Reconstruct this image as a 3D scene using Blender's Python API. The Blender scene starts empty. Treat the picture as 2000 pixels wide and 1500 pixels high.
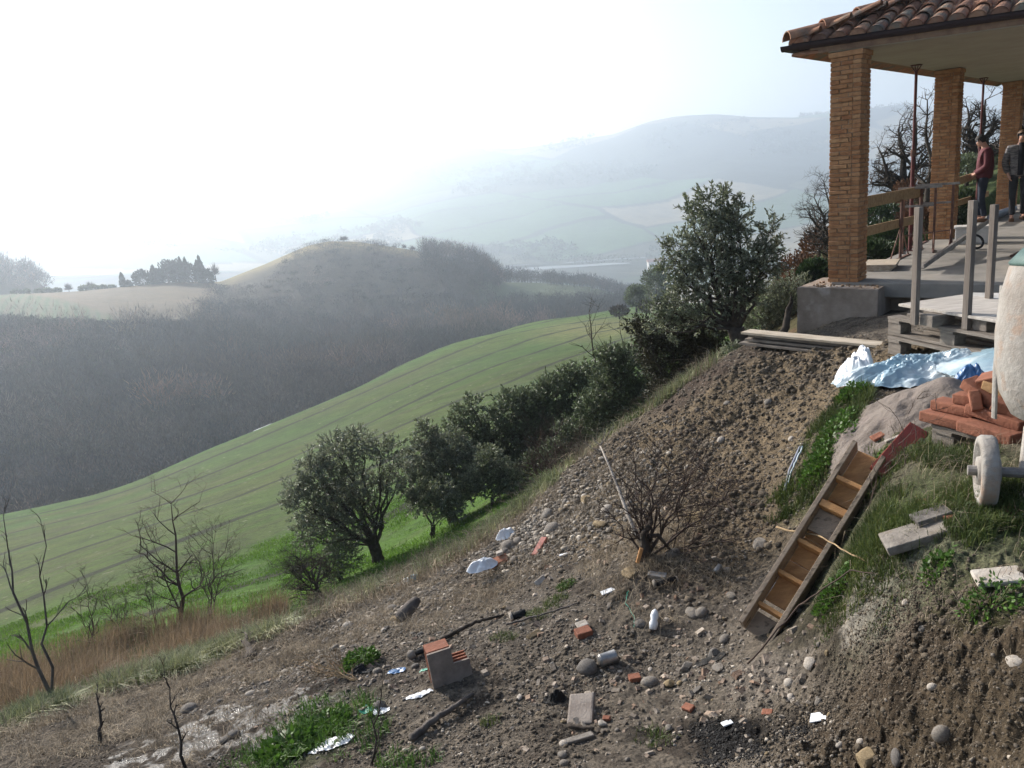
import bpy, bmesh, math, random
import numpy as np
from mathutils import Vector, Matrix, Euler
random.seed(7); RNG = np.random.default_rng(11)
R = math.radians
SC = bpy.context.scene
COL = SC.collection
# ------------------------------------------------------------------ camera
F = 1563.0                       # focal length in photo pixels (photo 2000 x 1500)
PITCH, ROLL = R(14.2), R(5.06)
_f = Vector((0, math.cos(PITCH), -math.sin(PITCH)))
_u0 = Vector((0, math.sin(PITCH), math.cos(PITCH))); _r0 = Vector((1, 0, 0))
CR = math.cos(ROLL)*_r0 - math.sin(ROLL)*_u0
CU = math.sin(ROLL)*_r0 + math.cos(ROLL)*_u0
cam = bpy.data.objects.new('camera', bpy.data.cameras.new('camera')); COL.objects.link(cam)
cam.data.sensor_fit = 'HORIZONTAL'; cam.data.sensor_width = 36; cam.data.lens = 36*F/2000
cam.data.clip_start = 0.05; cam.data.clip_end = 20000
m = Matrix.Identity(4)
for i in range(3):
    m[i][0] = CR[i]; m[i][1] = CU[i]; m[i][2] = -_f[i]
cam.matrix_world = m
SC.camera = cam
# ------------------------------------------------------------------ sky, sun, exposure
SUN_AZ, SUN_EL = R(-42), R(27)   # azimuth measured from +Y to the right
w = bpy.data.worlds.new('World'); SC.world = w; w.use_nodes = True
nt = w.node_tree; nt.nodes.clear()
sky = nt.nodes.new('ShaderNodeTexSky'); sky.sky_type = 'NISHITA'; sky.sun_disc = False
sky.sun_elevation = SUN_EL; sky.sun_rotation = SUN_AZ; sky.dust_density = 2.6; sky.air_density = 1.0; sky.ozone_density = 1.0
bg = nt.nodes.new('ShaderNodeBackground'); bg.inputs[1].default_value = 0.11
ow = nt.nodes.new('ShaderNodeOutputWorld')
nt.links.new(sky.outputs[0], bg.inputs[0]); nt.links.new(bg.outputs[0], ow.inputs[0])
ld = bpy.data.lights.new('sun', 'SUN'); ld.energy = 5.0; ld.angle = R(0.6); ld.color = (1, .94, .86)
sun = bpy.data.objects.new('sun', ld); COL.objects.link(sun)
SD = Vector((math.sin(SUN_AZ)*math.cos(SUN_EL), math.cos(SUN_AZ)*math.cos(SUN_EL), math.sin(SUN_EL)))
sun.rotation_euler = SD.to_track_quat('Z', 'Y').to_euler()
SC.view_settings.view_transform = 'Standard'; SC.view_settings.look = 'None'
SC.view_settings.exposure = 0.75; SC.view_settings.gamma = 1
SC.render.engine = 'CYCLES'
SC.cycles.use_denoising = True
SC.cycles.max_bounces = 5; SC.cycles.volume_bounces = 1; SC.cycles.transparent_max_bounces = 8
HAZE_DENSITY = 0.00055
# ------------------------------------------------------------------ pixel -> world helpers (photo pixels)
def ray(u, v):
    d = _f*F + CR*(u-1000) - CU*(v-750)
    return d.normalized()
def at(u, v, r):                 # point on the pixel's ray at horizontal range r
    d = ray(u, v); return d*(r/math.hypot(d.x, d.y))
def atz(u, v, z):                # point on the pixel's ray at height z
    d = ray(u, v); return d*(z/d.z)
def pxm(p):                      # photo pixels per metre at point p
    return F/p.dot(_f)
# ------------------------------------------------------------------ noise
def _h(ix, iy, s):
    n = (ix.astype(np.int64)*374761393 + iy.astype(np.int64)*668265263 + s*2147483647) & 0xffffffff
    n = ((n ^ (n >> 13))*1274126177) & 0xffffffff
    return ((n ^ (n >> 16)) & 0xffff)/65535.0
def vn(x, y, s=0):
    ix = np.floor(x); iy = np.floor(y); fx = x-ix; fy = y-iy
    ix = ix.astype(np.int64); iy = iy.astype(np.int64)
    fx = fx*fx*fx*(fx*(fx*6-15)+10); fy = fy*fy*fy*(fy*(fy*6-15)+10)
    a = _h(ix, iy, s); b = _h(ix+1, iy, s); c = _h(ix, iy+1, s); d = _h(ix+1, iy+1, s)
    return (a*(1-fx)+b*fx)*(1-fy)+(c*(1-fx)+d*fx)*fy
def fbm(x, y, sc, o=4, s=0, g=.5):
    t = 0; a = 1; n = 0
    for i in range(o):
        t = t + a*(vn(x/sc+17.3*i, y/sc-9.1*i, s+i)-.5)*2; n += a; a *= g; sc = sc/2.03
    return t/n
# ------------------------------------------------------------------ terrain function
CTL = [  # photo pixel u, v, horizontal range r  (surveyed points of the slope)
 (2000,1500,2.45),(1900,1450,2.6),(1760,1480,2.75),(1640,1450,2.95),(1500,1500,2.95),(1250,1500,3.05),(1000,1500,3.2),(800,1500,3.45),(600,1500,3.75),(450,1500,4.1),(300,1500,4.5),(150,1500,5.0),(0,1500,5.6),
 (2000,1310,2.62),(1900,1260,2.85),(1820,1290,2.85),(1830,1180,3.1),(1700,1110,3.65),(1700,1250,3.3),(1620,1260,3.5),(1600,1360,3.3),(1500,1300,3.65),
 (2000,1180,2.98),(1950,1127,3.15),(1960,1050,3.5),(1820,1050,3.55),(1925,988,3.78),(2000,980,3.8),(1850,960,4.0),(1760,960,4.25),(1760,890,4.75),
 (1880,885,4.55),(2000,880,4.5),(1820,860,4.9),(1700,860,5.15),(1650,820,5.6),(1650,760,6.3),(1840,760,5.9),(1720,700,6.9),(1900,722,5.9),(2000,720,5.8),
 (1640,1050,4.5),(1600,1120,4.3),(1570,1180,4.15),(1475,1250,4.0),(1640,950,5.0),(1580,900,5.5),(1560,960,5.3),
 (1140,1400,3.6),(1350,1400,3.45),(1300,1200,4.5),(1000,1200,4.95),(1000,1330,4.0),(880,1330,4.15),(700,1400,4.05),(560,1400,4.4),(700,1290,5.0),(440,1400,4.9),
 (1250,1090,5.1),(1400,1130,4.8),(1480,1060,5.1),(1400,980,5.7),(1250,1000,6.1),(1150,980,6.7),(1400,900,6.4),(1500,850,6.5),(1400,800,7.2),(1520,750,7.3),(1600,700,7.6),
 (1440,690,8.3),(1300,785,8.2),(1170,870,8.0),(1050,970,7.6),(950,1045,7.4),(960,1150,5.9),(850,1110,7.2),(720,1170,7.0),(600,1215,6.9),(500,1260,6.7),(850,1200,5.6),
 (600,1290,5.8),(400,1330,6.2),(250,1400,6.0),(250,1350,6.7),(100,1400,6.6),(0,1440,6.6),
 (1560,660,10.7),(1500,668,9.6),(1640,664,9.7),(1700,632,10.3),(1720,655,8.9),(1800,640,9.0),(1960,620,8.6),(2000,560,11),
 # beyond the edge, down to the field
 (1440,720,10.5),(1300,860,10),(1170,950,10),(1050,1030,9.5),(850,1180,9.0),(600,1275,8.6),(300,1330,8.4),(0,1450,8.2),
 (1450,700,12.5),(1250,880,14),(1050,960,14),(850,1070,13.5),(600,1180,13),(300,1250,12.5),(0,1340,12.5),
 (735,1090,16),(890,1005,17),(600,1120,17),(300,1200,16),(0,1290,16.5),(1100,905,18),(1010,935,18),(1300,800,18),(1450,680,18),
 (0,1200,27),(300,1090,27),(600,1020,25),(1000,850,28),(1250,740,34),
 (0,1100,46),(300,1010,48),(600,910,50),(850,800,56),(1100,700,75),(1290,640,95),
 (0,1045,62),(200,985,70),(400,915,74),(600,840,80),(770,760,90),(900,690,115),(1050,640,140),(1200,612,170),(1290,600,185),
 (0,1005,84),(200,960,88),(400,880,96),(600,800,108),(770,722,125),(850,686,140),(1000,641,165),(1200,606,200),(1290,598,215),
 # far side of the field falls into the ravine
 (0,1180,125),(200,1110,130),(400,1030,140),(600,930,155),(770,840,180),(850,780,200),(1000,720,240),(1200,680,290),(1400,650,300),
 # hillside right, behind the building
 (1530,585,15),(1620,545,16),(1530,560,25),(1620,480,28),(1700,440,30),(1800,390,32),(1900,330,34),(2000,280,36),(1700,520,15.5),(1800,500,16.5),(1880,440,20),(1960,400,22),(2000,390,22),
 (1500,620,60),(1620,560,60),(1800,480,60),(2000,400,60),(1620,620,140),(2000,560,140),
]
def _wz(u, v, r):
    p = at(u, v, r); return (math.atan2(p.x, p.y), math.log(r), p.z/r)
_c = [_wz(*c) for c in CTL]
for th, k in ((R(-42), 1.01), (R(-49), 1.02)):      # outside the left edge of the picture
    for u_, v_, r_ in [q for q in CTL if q[0] == 0]:
        _c.append((th, math.log(r_), at(u_, v_, r_).z/r_*k))
    _c.append((th, math.log(2.5), -.8)); _c.append((th, math.log(4), -.7)); _c.append((th, math.log(220), -.45))
for th in (R(38), R(46)):
    for r_, z_ in ((1.2,-1.65),(2,-1.66),(3,-1.65),(5,-1.66),(8,-1.66),(15,-1.7),(22,-1.4),(36,.6),(60,-3),(140,-20)):
        _c.append((th, math.log(r_), z_/r_))
for th in (R(-25), R(-8), R(8)):
    _c.append((th, math.log(1.0), -1.75)); _c.append((th, math.log(1.9), -2.0/1.9))
_c.append((R(22), math.log(1.0), -1.68)); _c.append((R(22), math.log(1.8), -1.72/1.8))
_c = np.array(_c); _K = np.array([1/.12, 1/.18])
_X = _c[:, :2]*_K
def _phi(d2): return .5*d2*np.log(d2+1e-12)
def _fit():
    n = len(_X); d2 = ((_X[:, None]-_X[None])**2).sum(2)
    A = np.zeros((n+3, n+3)); A[:n, :n] = _phi(d2)+np.eye(n)*.004
    A[:n, n] = 1; A[:n, n+1:] = _X; A[n, :n] = 1; A[n+1:, :n] = _X.T
    b = np.zeros(n+3); b[:n] = _c[:, 2]
    return np.linalg.solve(A, b)
_W = _fit()
def base_s(th, lr):
    th = np.clip(th, R(-49), R(46)); lr = np.clip(lr, 0.0, math.log(320))
    q = np.stack([th.ravel()*_K[0], lr.ravel()*_K[1]], 1); out = np.empty(len(q)); n = len(_X)
    for i in range(0, len(q), 20000):
        k = q[i:i+20000]; d2 = ((k[:, None]-_X[None])**2).sum(2)
        out[i:i+20000] = _phi(d2)@_W[:n] + _W[n] + k@_W[n+1:]
    return out.reshape(th.shape)
# regions with rougher ground: (u, v, r, radius, clod amplitude)
ROUGH = [(1400,850,6.8,1.3,1.0),(1560,730,7.4,.9,1.3),(1250,900,7.2,1.0,.9),(1800,1330,2.85,.5,2.3),(1650,1250,3.4,.4,1.2),(1180,1010,6.4,.8,.6),(1900,1400,2.7,.4,2.2)]
ROUGHP = [(at(u, v, r), rad, a) for u, v, r, rad, a in ROUGH]
# building axes: AX runs along the colonnade away from the camera, BX to the right
AX = Vector((math.sin(R(41.2)), math.cos(R(41.2)), 0)); BX = Vector((AX.y, -AX.x, 0))
FZ = -1.65
COLB = atz(1617, 551, FZ)        # front left foot of the nearest column
def height(x, y):
    x = np.asarray(x, float); y = np.asarray(y, float)
    r = np.maximum(np.hypot(x, y), .05); th = np.arctan2(x, y)
    z = np.maximum(r, 1.0)*base_s(th, np.log(r))
    amp = np.zeros_like(r)
    for p, rad, a in ROUGHP:
        amp = np.maximum(amp, a*np.exp(-((x-p.x)**2+(y-p.y)**2)/(rad*rad)))
    near = 1/(1+(r/14)**4)
    z = z + near*(.045*fbm(x, y, .9, 3, 5) + .022*fbm(x, y, .22, 3, 9))
    cl = np.abs(fbm(x+.03*fbm(x, y, .1, 2, 3), y, .13, 4, 21, .62))
    z = z + near*(.018+.05*amp)*(cl-.25) + near*.085*np.minimum(amp, 1.4)*fbm(x, y, .42, 4, 31, .6)+near*.05*np.maximum(amp-1, 0)*fbm(x, y, .16, 3, 37, .6)
    fine = 1/(1+(r/7)**6)
    z = z + fine*.008*fbm(x, y, .03, 2, 41)
    far = 1-near
    z = z + far*(.12*fbm(x, y, 6, 3, 51)+.35*fbm(x, y, 30, 2, 61)*np.clip(r/60, 0, 1))
    # level pad under the terrace
    a_ = (x-COLB.x)*AX.x+(y-COLB.y)*AX.y; b_ = (x-COLB.x)*BX.x+(y-COLB.y)*BX.y
    ins = np.clip((a_+.55)/.3, 0, 1)*np.clip((b_+.45)/.3, 0, 1)*np.clip((14-a_)/1, 0, 1)
    z = np.where(ins > 0, z*(1-ins)+np.minimum(z, -2.05)*ins, z)
    return z
def hz(x, y): return float(height(np.array([x]), np.array([y]))[0])
def hit(u, v, rmin=1.5, rmax=400):
    d = ray(u, v); h = math.hypot(d.x, d.y); s = d.z/h
    rr = np.exp(np.linspace(math.log(rmin), math.log(rmax), 700)); x = d.x/h*rr; y = d.y/h*rr
    zz = height(x, y); k = np.nonzero(zz >= s*rr)[0]
    if len(k) == 0: return at(u, v, rmax)
    i = k[0]
    if i == 0: r = rr[0]
    else:
        f0 = s*rr[i-1]-zz[i-1]; f1 = s*rr[i]-zz[i]; r = rr[i-1]+(rr[i]-rr[i-1])*f0/(f0-f1+1e-9)
    return Vector((d.x/h*r, d.y/h*r, s*r))
def gnorm(x, y, e=.08):
    z = height(np.array([x-e, x+e, x, x]), np.array([y, y, y-e, y+e]))
    return Vector((z[0]-z[1], z[2]-z[3], 2*e)).normalized()
# ------------------------------------------------------------------ tagging
def tag(o, label=None, cat=None, group=None, kind=None):
    if label: o['label'] = label
    if cat: o['category'] = cat
    if group: o['group'] = group
    if kind: o['kind'] = kind
    return o
def empty(name, loc=(0, 0, 0), label=None, cat=None, group=None, rz=0):
    o = bpy.data.objects.new(name, None); COL.objects.link(o); o.location = loc; o.rotation_euler = (0, 0, rz)
    o.empty_display_size = .1
    return tag(o, label, cat, group)
def link(name, me, m=None, parent=None, smooth=False):
    o = bpy.data.objects.new(name, me); COL.objects.link(o)
    if m: me.materials.append(m)
    if smooth: me.polygons.foreach_set('use_smooth', [True]*len(me.polygons))
    if parent: o.parent = parent
    return o
def arr_mesh(name, V, Fc, m=None, parent=None, smooth=False):
    me = bpy.data.meshes.new(name); V = np.asarray(V, np.float32); Fc = np.asarray(Fc, np.int32); k = Fc.shape[1]
    me.vertices.add(len(V)); me.vertices.foreach_set('co', V.ravel())
    me.loops.add(Fc.size); me.loops.foreach_set('vertex_index', Fc.ravel())
    me.polygons.add(len(Fc)); me.polygons.foreach_set('loop_start', np.arange(0, Fc.size, k, dtype=np.int32))
    me.polygons.foreach_set('loop_total', np.full(len(Fc), k, np.int32))
    me.update(calc_edges=True); me.validate()
    return link(name, me, m, parent, smooth)
class MB:
    def __init__(s): s.v = []; s.f = []
    def add(s, vs, fs):
        n = len(s.v); s.v += [tuple(p) for p in vs]; s.f += [tuple(i+n for i in f) for f in fs]; return s
    def box(s, c, d, M=None, tap=0):
        vs = []
        for z in (-.5, .5):
            for x, y in ((-.5, -.5), (.5, -.5), (.5, .5), (-.5, .5)):
                k = 1-tap if z > 0 else 1
                p = Vector((x*d[0]*k, y*d[1]*k, z*d[2]))
                vs.append((M@p if M else p)+Vector(c))
        return s.add(vs, [(0, 3, 2, 1), (4, 5, 6, 7), (0, 1, 5, 4), (1, 2, 6, 5), (2, 3, 7, 6), (3, 0, 4, 7)])
    def rbox(s, c, d, M=None, b=.01, jit=0):   # box with chamfered edges
        bm = bmesh.new(); bmesh.ops.create_cube(bm, size=1)
        for v in bm.verts: v.co = Vector((v.co.x*d[0], v.co.y*d[1], v.co.z*d[2]))
        bmesh.ops.bevel(bm, geom=bm.edges[:], offset=b, segments=2, affect='EDGES', profile=.6)
        if jit:
            for v in bm.verts: v.co += Vector((random.uniform(-jit, jit), random.uniform(-jit, jit), random.uniform(-jit, jit)))
        bm.verts.index_update()
        s.add([(M@v.co if M else v.co)+Vector(c) for v in bm.verts], [[v.index for v in f.verts] for f in bm.faces]); bm.free(); return s
    def tube(s, pts, rad, n=6, cap=True, oval=1):
        pts = [Vector(p) for p in pts]
        if not hasattr(rad, '__len__'): rad = [rad]*len(pts)
        vs = []; ref = None
        for i, p in enumerate(pts):
            d = (pts[min(i+1, len(pts)-1)]-pts[max(i-1, 0)])
            d = d.normalized() if d.length > 1e-9 else Vector((0, 0, 1))
            if ref is None: ref = Vector((1, 0, 0)) if abs(d.x) < .8 else Vector((0, 1, 0))
            a = (ref-d*ref.dot(d)).normalized(); b = d.cross(a); ref = a
            for k in range(n):
                t = 2*math.pi*k/n; vs.append(p+(a*math.cos(t)+b*math.sin(t)*oval)*rad[i])
        fs = []
        for i in range(len(pts)-1):
            for k in range(n):
                k2 = (k+1) % n; fs.append((i*n+k, i*n+k2, (i+1)*n+k2, (i+1)*n+k))
        if cap:
            fs.append(tuple(reversed(range(n)))); fs.append(tuple(range((len(pts)-1)*n, len(pts)*n)))
        return s.add(vs, fs)
    def lathe(s, prof, n=24, M=None, c=(0, 0, 0)):     # prof: (radius, z)
        vs = []; fs = []
        for r, z in prof:
            for k in range(n):
                t = 2*math.pi*k/n; p = Vector((r*math.cos(t), r*math.sin(t), z)); vs.append((M@p if M else p)+Vector(c))
        for i in range(len(prof)-1):
            for k in range(n):
                k2 = (k+1) % n; fs.append((i*n+k, i*n+k2, (i+1)*n+k2, (i+1)*n+k))
        fs.append(tuple(reversed(range(n)))); fs.append(tuple(range((len(prof)-1)*n, len(prof)*n)))
        return s.add(vs, fs)
    def build(s, name, m, parent=None, smooth=False):
        me = bpy.data.meshes.new(name); me.from_pydata(s.v, [], s.f); me.update()
        return link(name, me, m, parent, smooth)
def rotz(a): return Matrix.Rotation(a, 3, 'Z')
def frame(x, up=Vector((0, 0, 1))):   # matrix with local X along x, Z near up
    x = Vector(x).normalized(); y = Vector(up).cross(x).normalized(); z = x.cross(y)
    return Matrix((x, y, z)).transposed()
def copy_tree(o, parent=None):
    c = o.copy(); COL.objects.link(c); c.parent = parent
    for ch in list(o.children): copy_tree(ch, c)
    return c
# ------------------------------------------------------------------ materials
def _n(nt, t, **k):
    n = nt.nodes.new(t)
    for a, b in k.items(): setattr(n, a, b)
    return n
def mat(name, c1, c2=None, sc=5, rough=.9, bump=.3, bsc=None, isl=None, det=5, metal=0, c3=None, s3=1.0, t3=.55, coord='Object', spec=.3, trans=0, stretch=None, sub=0, bd=.02, thr=(.35, .65)):
    m = bpy.data.materials.new(name); m.use_nodes = True; nt = m.node_tree; L = nt.links
    b = nt.nodes['Principled BSDF']; b.inputs['Roughness'].default_value = rough; b.inputs['Metallic'].default_value = metal
    b.inputs['Specular IOR Level'].default_value = spec
    tc = _n(nt, 'ShaderNodeTexCoord'); vec = tc.outputs[coord]
    if stretch:
        mp = _n(nt, 'ShaderNodeMapping'); mp.inputs['Scale'].default_value = stretch; L.new(vec, mp.inputs[0]); vec = mp.outputs[0]
    col = None
    def noise(s, d=det, rg=.6):
        n = _n(nt, 'ShaderNodeTexNoise'); n.inputs['Scale'].default_value = s; n.inputs['Detail'].default_value = d; n.inputs['Roughness'].default_value = rg
        L.new(vec, n.inputs['Vector']); return n
    def ramp(src, a, bb, ca, cb):
        r = _n(nt, 'ShaderNodeValToRGB'); e = r.color_ramp.elements; e[0].position = a; e[1].position = bb
        e[0].color = (*ca, 1); e[1].color = (*cb, 1); L.new(src, r.inputs[0]); return r.outputs[0]
    def mix(f, a, bb, mode='MIX'):
        x = _n(nt, 'ShaderNodeMix', data_type='RGBA', blend_type=mode)
        for i, q in ((0, f), (6, a), (7, bb)):
            if hasattr(q, 'is_linked') or hasattr(q, 'links'): L.new(q, x.inputs[i])
            elif i == 0: x.inputs[0].default_value = q
            else: x.inputs[i].default_value = (*q, 1)
        return x.outputs[2]
    if c2 is None: c2 = tuple(x*.75 for x in c1)
    col = ramp(noise(sc).outputs[0], thr[0], thr[1], c2, c1)
    if c3:
        f = ramp(noise(s3, 4).outputs[0], t3-.06, t3+.06, (0, 0, 0), (1, 1, 1)); col = mix(f, col, c3)
    if isl:
        g = _n(nt, 'ShaderNodeNewGeometry'); r = _n(nt, 'ShaderNodeValToRGB'); e = r.color_ramp.elements
        cols = isl if isinstance(isl, list) else [(1-isl,)*3, (1+isl,)*3]
        e[0].color = (*cols[0], 1); e[1].color = (*cols[-1], 1)
        for i, c in enumerate(cols[1:-1]):
            q = e.new((i+1)/(len(cols)-1)); q.color = (*c, 1)
        L.new(g.outputs['Random Per Island'], r.inputs[0]); col = mix(1.0, col, r.outputs[0], 'MULTIPLY')
    L.new(col, b.inputs['Base Color'])
    if bump:
        bp = _n(nt, 'ShaderNodeBump'); bp.inputs['Strength'].default_value = bump; bp.inputs['Distance'].default_value = bd
        L.new(noise(bsc or sc*3, 6, .65).outputs[0], bp.inputs['Height']); L.new(bp.outputs[0], b.inputs['Normal'])
    if trans:    # leaf translucency
        t = _n(nt, 'ShaderNodeBsdfTranslucent'); L.new(col, t.inputs[0]); mx = _n(nt, 'ShaderNodeMixShader'); mx.inputs[0].default_value = trans
        L.new(b.outputs[0], mx.inputs[1]); L.new(t.outputs[0], mx.inputs[2]); L.new(mx.outputs[0], nt.nodes['Material Output'].inputs[0])
    return m
M = {}
M['wood_grey'] = mat('weathered_wood', (.22,.19,.16), (.13,.112,.095), 6, .85, .4, 40, isl=.15, stretch=(1,6,6))
M['wood_post'] = mat('weathered_post', (.20,.17,.145), (.12,.10,.085), 3, .85, .4, 12, isl=.12, stretch=(12,12,.8), c3=(.12,.10,.085), s3=.9, t3=.63)
M['wood_pale'] = mat('pale_wood', (.50,.43,.34), (.32,.26,.19), 6, .8, .3, 40, isl=.15, stretch=(1,6,6))
M['wood_orange'] = mat('orange_wood', (.56,.30,.12), (.38,.19,.08), 5, .8, .3, 30, isl=.2, stretch=(1,5,5))
M['wood_box'] = mat('muddy_brown_wood', (.38,.30,.22), (.25,.19,.14), 5, .85, .3, 30, stretch=(1.5,4,4), c3=(.12,.09,.065), s3=5, t3=.6)
M['wood_warm'] = mat('formwork_plank', (.36,.235,.12), (.24,.15,.075), 4, .8, .3, 20, stretch=(1,5,5))
M['wood_white'] = mat('bleached_wood', (.5,.46,.41), (.34,.3,.26), 5, .8, .3, 30, stretch=(1,8,8))
M['bark'] = mat('dark_bark', (.075,.06,.048), (.035,.028,.022), 8, .95, .6, 30)
M['bark_grey'] = mat('grey_bark', (.15,.13,.115), (.07,.06,.055), 8, .95, .6, 30)
M['bark_pale'] = mat('peeled_bark', (.42,.37,.32), (.2,.17,.14), 8, .9, .5, 30)
M['twig'] = mat('brown_twig', (.085,.06,.048), (.05,.036,.03), 8, .95, .3, 30, isl=.35)
M['twig_pale'] = mat('straw_twig', (.32,.23,.13), (.18,.12,.07), 8, .95, .3, 30, isl=.3)
M['brick'] = mat('facing_brick', (.44,.225,.105), (.31,.15,.07), 14, .92, .5, 60, isl=[(.8,.7,.66),(.92,.88,.84),(1.0,1.0,1.0),(1.1,1.2,1.25),(.86,.8,.77)])
M['mortar'] = mat('mortar', (.30,.20,.125), (.21,.135,.08), 30, .95, .4, 90)
M['concrete'] = mat('rough_concrete', (.33,.27,.22), (.20,.155,.12), 3.5, .92, .5, 22, c3=(.42,.37,.33), s3=1.7, t3=.62)
M['floor'] = mat('cement_floor', (.26,.24,.215), (.19,.175,.155), 2.2, .9, .25, 30, c3=(.31,.275,.23), s3=.6, t3=.6)
M['plaster'] = mat('soffit_plaster', (.40,.35,.28), (.35,.30,.24), 3, .95, .15, 30)
M['cornice'] = mat('cornice_brick', (.30,.19,.12), (.2,.12,.08), 9, .95, .5, 30)
M['tile'] = mat('roof_tile', (.34,.185,.12), (.21,.11,.075), 9, .9, .5, 50, isl=[(.6,.62,.65),(.9,.85,.8),(1.1,1.0,.9),(1.25,1.3,1.2),(.75,.72,.72)], c3=(.16,.145,.125), s3=3.2, t3=.56)
M['gutter'] = mat('brown_metal', (.045,.028,.03), (.03,.018,.02), 6, .45, .1, 30)
M['redsteel'] = mat('red_painted_steel', (.12,.028,.026), (.075,.02,.018), 12, .6, .3, 60)
M['rust'] = mat('rusty_steel', (.17,.085,.06), (.09,.05,.04), 14, .8, .4, 60)
M['steel'] = mat('grey_steel', (.30,.28,.26), (.16,.14,.13), 10, .55, .3, 60, metal=.4)
M['white_slab'] = mat('pale_stone', (.58,.56,.54), (.42,.40,.37), 6, .85, .3, 40)
M['stone'] = mat('river_stone', (.25,.225,.195), (.14,.122,.105), 12, .85, .5, 60, c3=(.16,.13,.10), s3=6, t3=.62)
M['stone_tan'] = mat('tan_stone', (.30,.23,.135), (.19,.14,.08), 10, .9, .5, 50)
M['stone_white'] = mat('white_stone', (.45,.41,.36), (.28,.24,.2), 12, .85, .4, 50)
M['stone_dark'] = mat('grey_stone', (.16,.145,.13), (.095,.085,.078), 12, .8, .5, 60)
M['gravel'] = mat('gravel_bits', (.22,.195,.165), (.115,.098,.08), 20, .9, .4, 80, isl=[(.55,.52,.5),(.7,.68,.65),(.9,.9,.9),(1.1,1.08,1.05),(1.2,1.2,1.2),(2.6,2.6,2.55)])
M['clod'] = mat('soil_clod', (.135,.108,.078), (.072,.057,.042), 18, .97, .7, 70, isl=.3)
M['terracotta'] = mat('terracotta', (.27,.108,.065), (.19,.075,.045), 12, .88, .4, 60, isl=[(.85,.8,.8),(1,1,1),(1.1,1.15,1.2)])
M['terracotta_yellow'] = mat('yellow_clay', (.42,.26,.13), (.3,.18,.085), 12, .88, .4, 60)
M['red_board'] = mat('red_board', (.30,.06,.04), (.2,.04,.03), 6, .6, .2, 30)
M['hollow'] = mat('plastered_block', (.27,.235,.205), (.18,.15,.13), 12, .92, .4, 60)
M['plastic_white'] = mat('white_plastic', (.72,.74,.76), (.6,.62,.65), 5, .35, .2, 20, spec=.5)
M['plastic_blue'] = mat('blue_plastic_sheet', (.40,.50,.55), (.20,.32,.40), 2.2, .25, .35, 9, spec=.6, c3=(.66,.72,.74), s3=2.6, t3=.56)
M['blue'] = mat('blue_bag', (.04,.16,.38), (.02,.08,.2), 10, .3, .3, 30, spec=.6, c3=(.25,.4,.6), s3=9, t3=.62)
M['green_plastic'] = mat('green_plastic', (.06,.32,.22), (.03,.2,.14), 8, .4, .2, 20)
M['black'] = mat('black_cloth', (.02,.02,.022), (.01,.01,.011), 10, .8, .5, 40)
M['char'] = mat('charcoal', (.02,.018,.017), (.008,.008,.008), 14, .8, .8, 60)
M['sand'] = mat('sand_heap', (.20,.17,.148), (.135,.112,.096), 6, .97, .6, 60, c3=(.2,.165,.145), s3=5, t3=.6)
M['drum'] = mat('cement_crusted_drum', (.32,.305,.28), (.23,.205,.18), 5, .85, .5, 30, c3=(.28,.20,.15), s3=6.5, t3=.60)
M['teal'] = mat('teal_paint', (.09,.15,.135), (.05,.09,.085), 8, .6, .2, 30)
M['tin'] = mat('tin_can', (.38,.38,.38), (.22,.21,.2), 14, .35, .2, 40, metal=.7)
M['pipe'] = mat('grey_pipe', (.22,.24,.3), (.14,.15,.2), 8, .45, .1, 30)
M['olive'] = mat('olive_leaf', (.19,.21,.15), (.10,.12,.065), 1.2, .52, 0, isl=[(.6,.6,.6),(.9,.9,.9),(1.0,1.0,1.0),(1.3,1.3,1.25),(2.3,2.2,2.3)], trans=.3, spec=.5)
M['olive_dark'] = mat('dark_olive_leaf', (.125,.15,.08), (.065,.085,.043), .8, .58, 0, isl=[(.6,.6,.6),(.9,.9,.9),(1.0,1.0,1.0),(1.3,1.3,1.25),(2.2,2.2,2.4)], trans=.25, spec=.5)
M['bush_green'] = mat('bush_leaf', (.06,.095,.035), (.028,.05,.02), 1.0, .5, 0, isl=.4, trans=.15)
M['bush_brown'] = mat('brown_bush_leaf', (.17,.085,.045), (.09,.05,.03), 1.0, .8, 0, isl=.35, trans=.1)
M['bush_dark'] = mat('dark_shrub_leaf', (.065,.06,.03), (.03,.032,.017), .8, .6, 0, isl=.5, trans=.1)
M['conifer'] = mat('conifer_leaf', (.025,.04,.022), (.013,.022,.012), .3, .7, 0, isl=.4)
M['wheat'] = mat('wheat_blade', (.11,.22,.014), (.065,.14,.012), 1, .6, 0, isl=.3, trans=.35)
M['weed'] = mat('weed_leaf', (.085,.17,.025), (.04,.09,.015), 4, .5, 0, isl=.35, trans=.3)
M['grass'] = mat('grass_blade', (.085,.125,.032), (.045,.07,.02), 2, .6, 0, isl=[(.6,.6,.6),(1,1,1),(1.2,1.1,1.0),(2.0,1.5,1.5)], trans=.25)
M['grass_pale'] = mat('pale_grass_blade', (.30,.32,.18), (.14,.17,.08), 1.5, .6, 0, isl=[(.5,.5,.5),(.9,.9,.9),(1.2,1.1,1.0),(1.8,1.7,1.7)], trans=.25)
M['grass_dry'] = mat('dry_grass_blade', (.235,.165,.10), (.13,.095,.06), 1.5, .75, 0, isl=[(.6,.6,.6),(1,1,1),(1.1,1.1,1.1),(1.6,1.7,1.8)], trans=.4)
M['straw'] = mat('straw', (.33,.27,.19), (.18,.14,.095), 4, .85, 0, isl=.4, trans=.1)
M['skin'] = mat('skin', (.50,.28,.20), (.45,.24,.17), 5, .6, .05, 30)
M['hair'] = mat('dark_hair', (.02,.014,.011), (.012,.009,.007), 20, .6, .5, 80)
M['hair_fair'] = mat('fair_hair', (.16,.09,.05), (.1,.06,.03), 20, .6, .5, 80)
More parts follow.
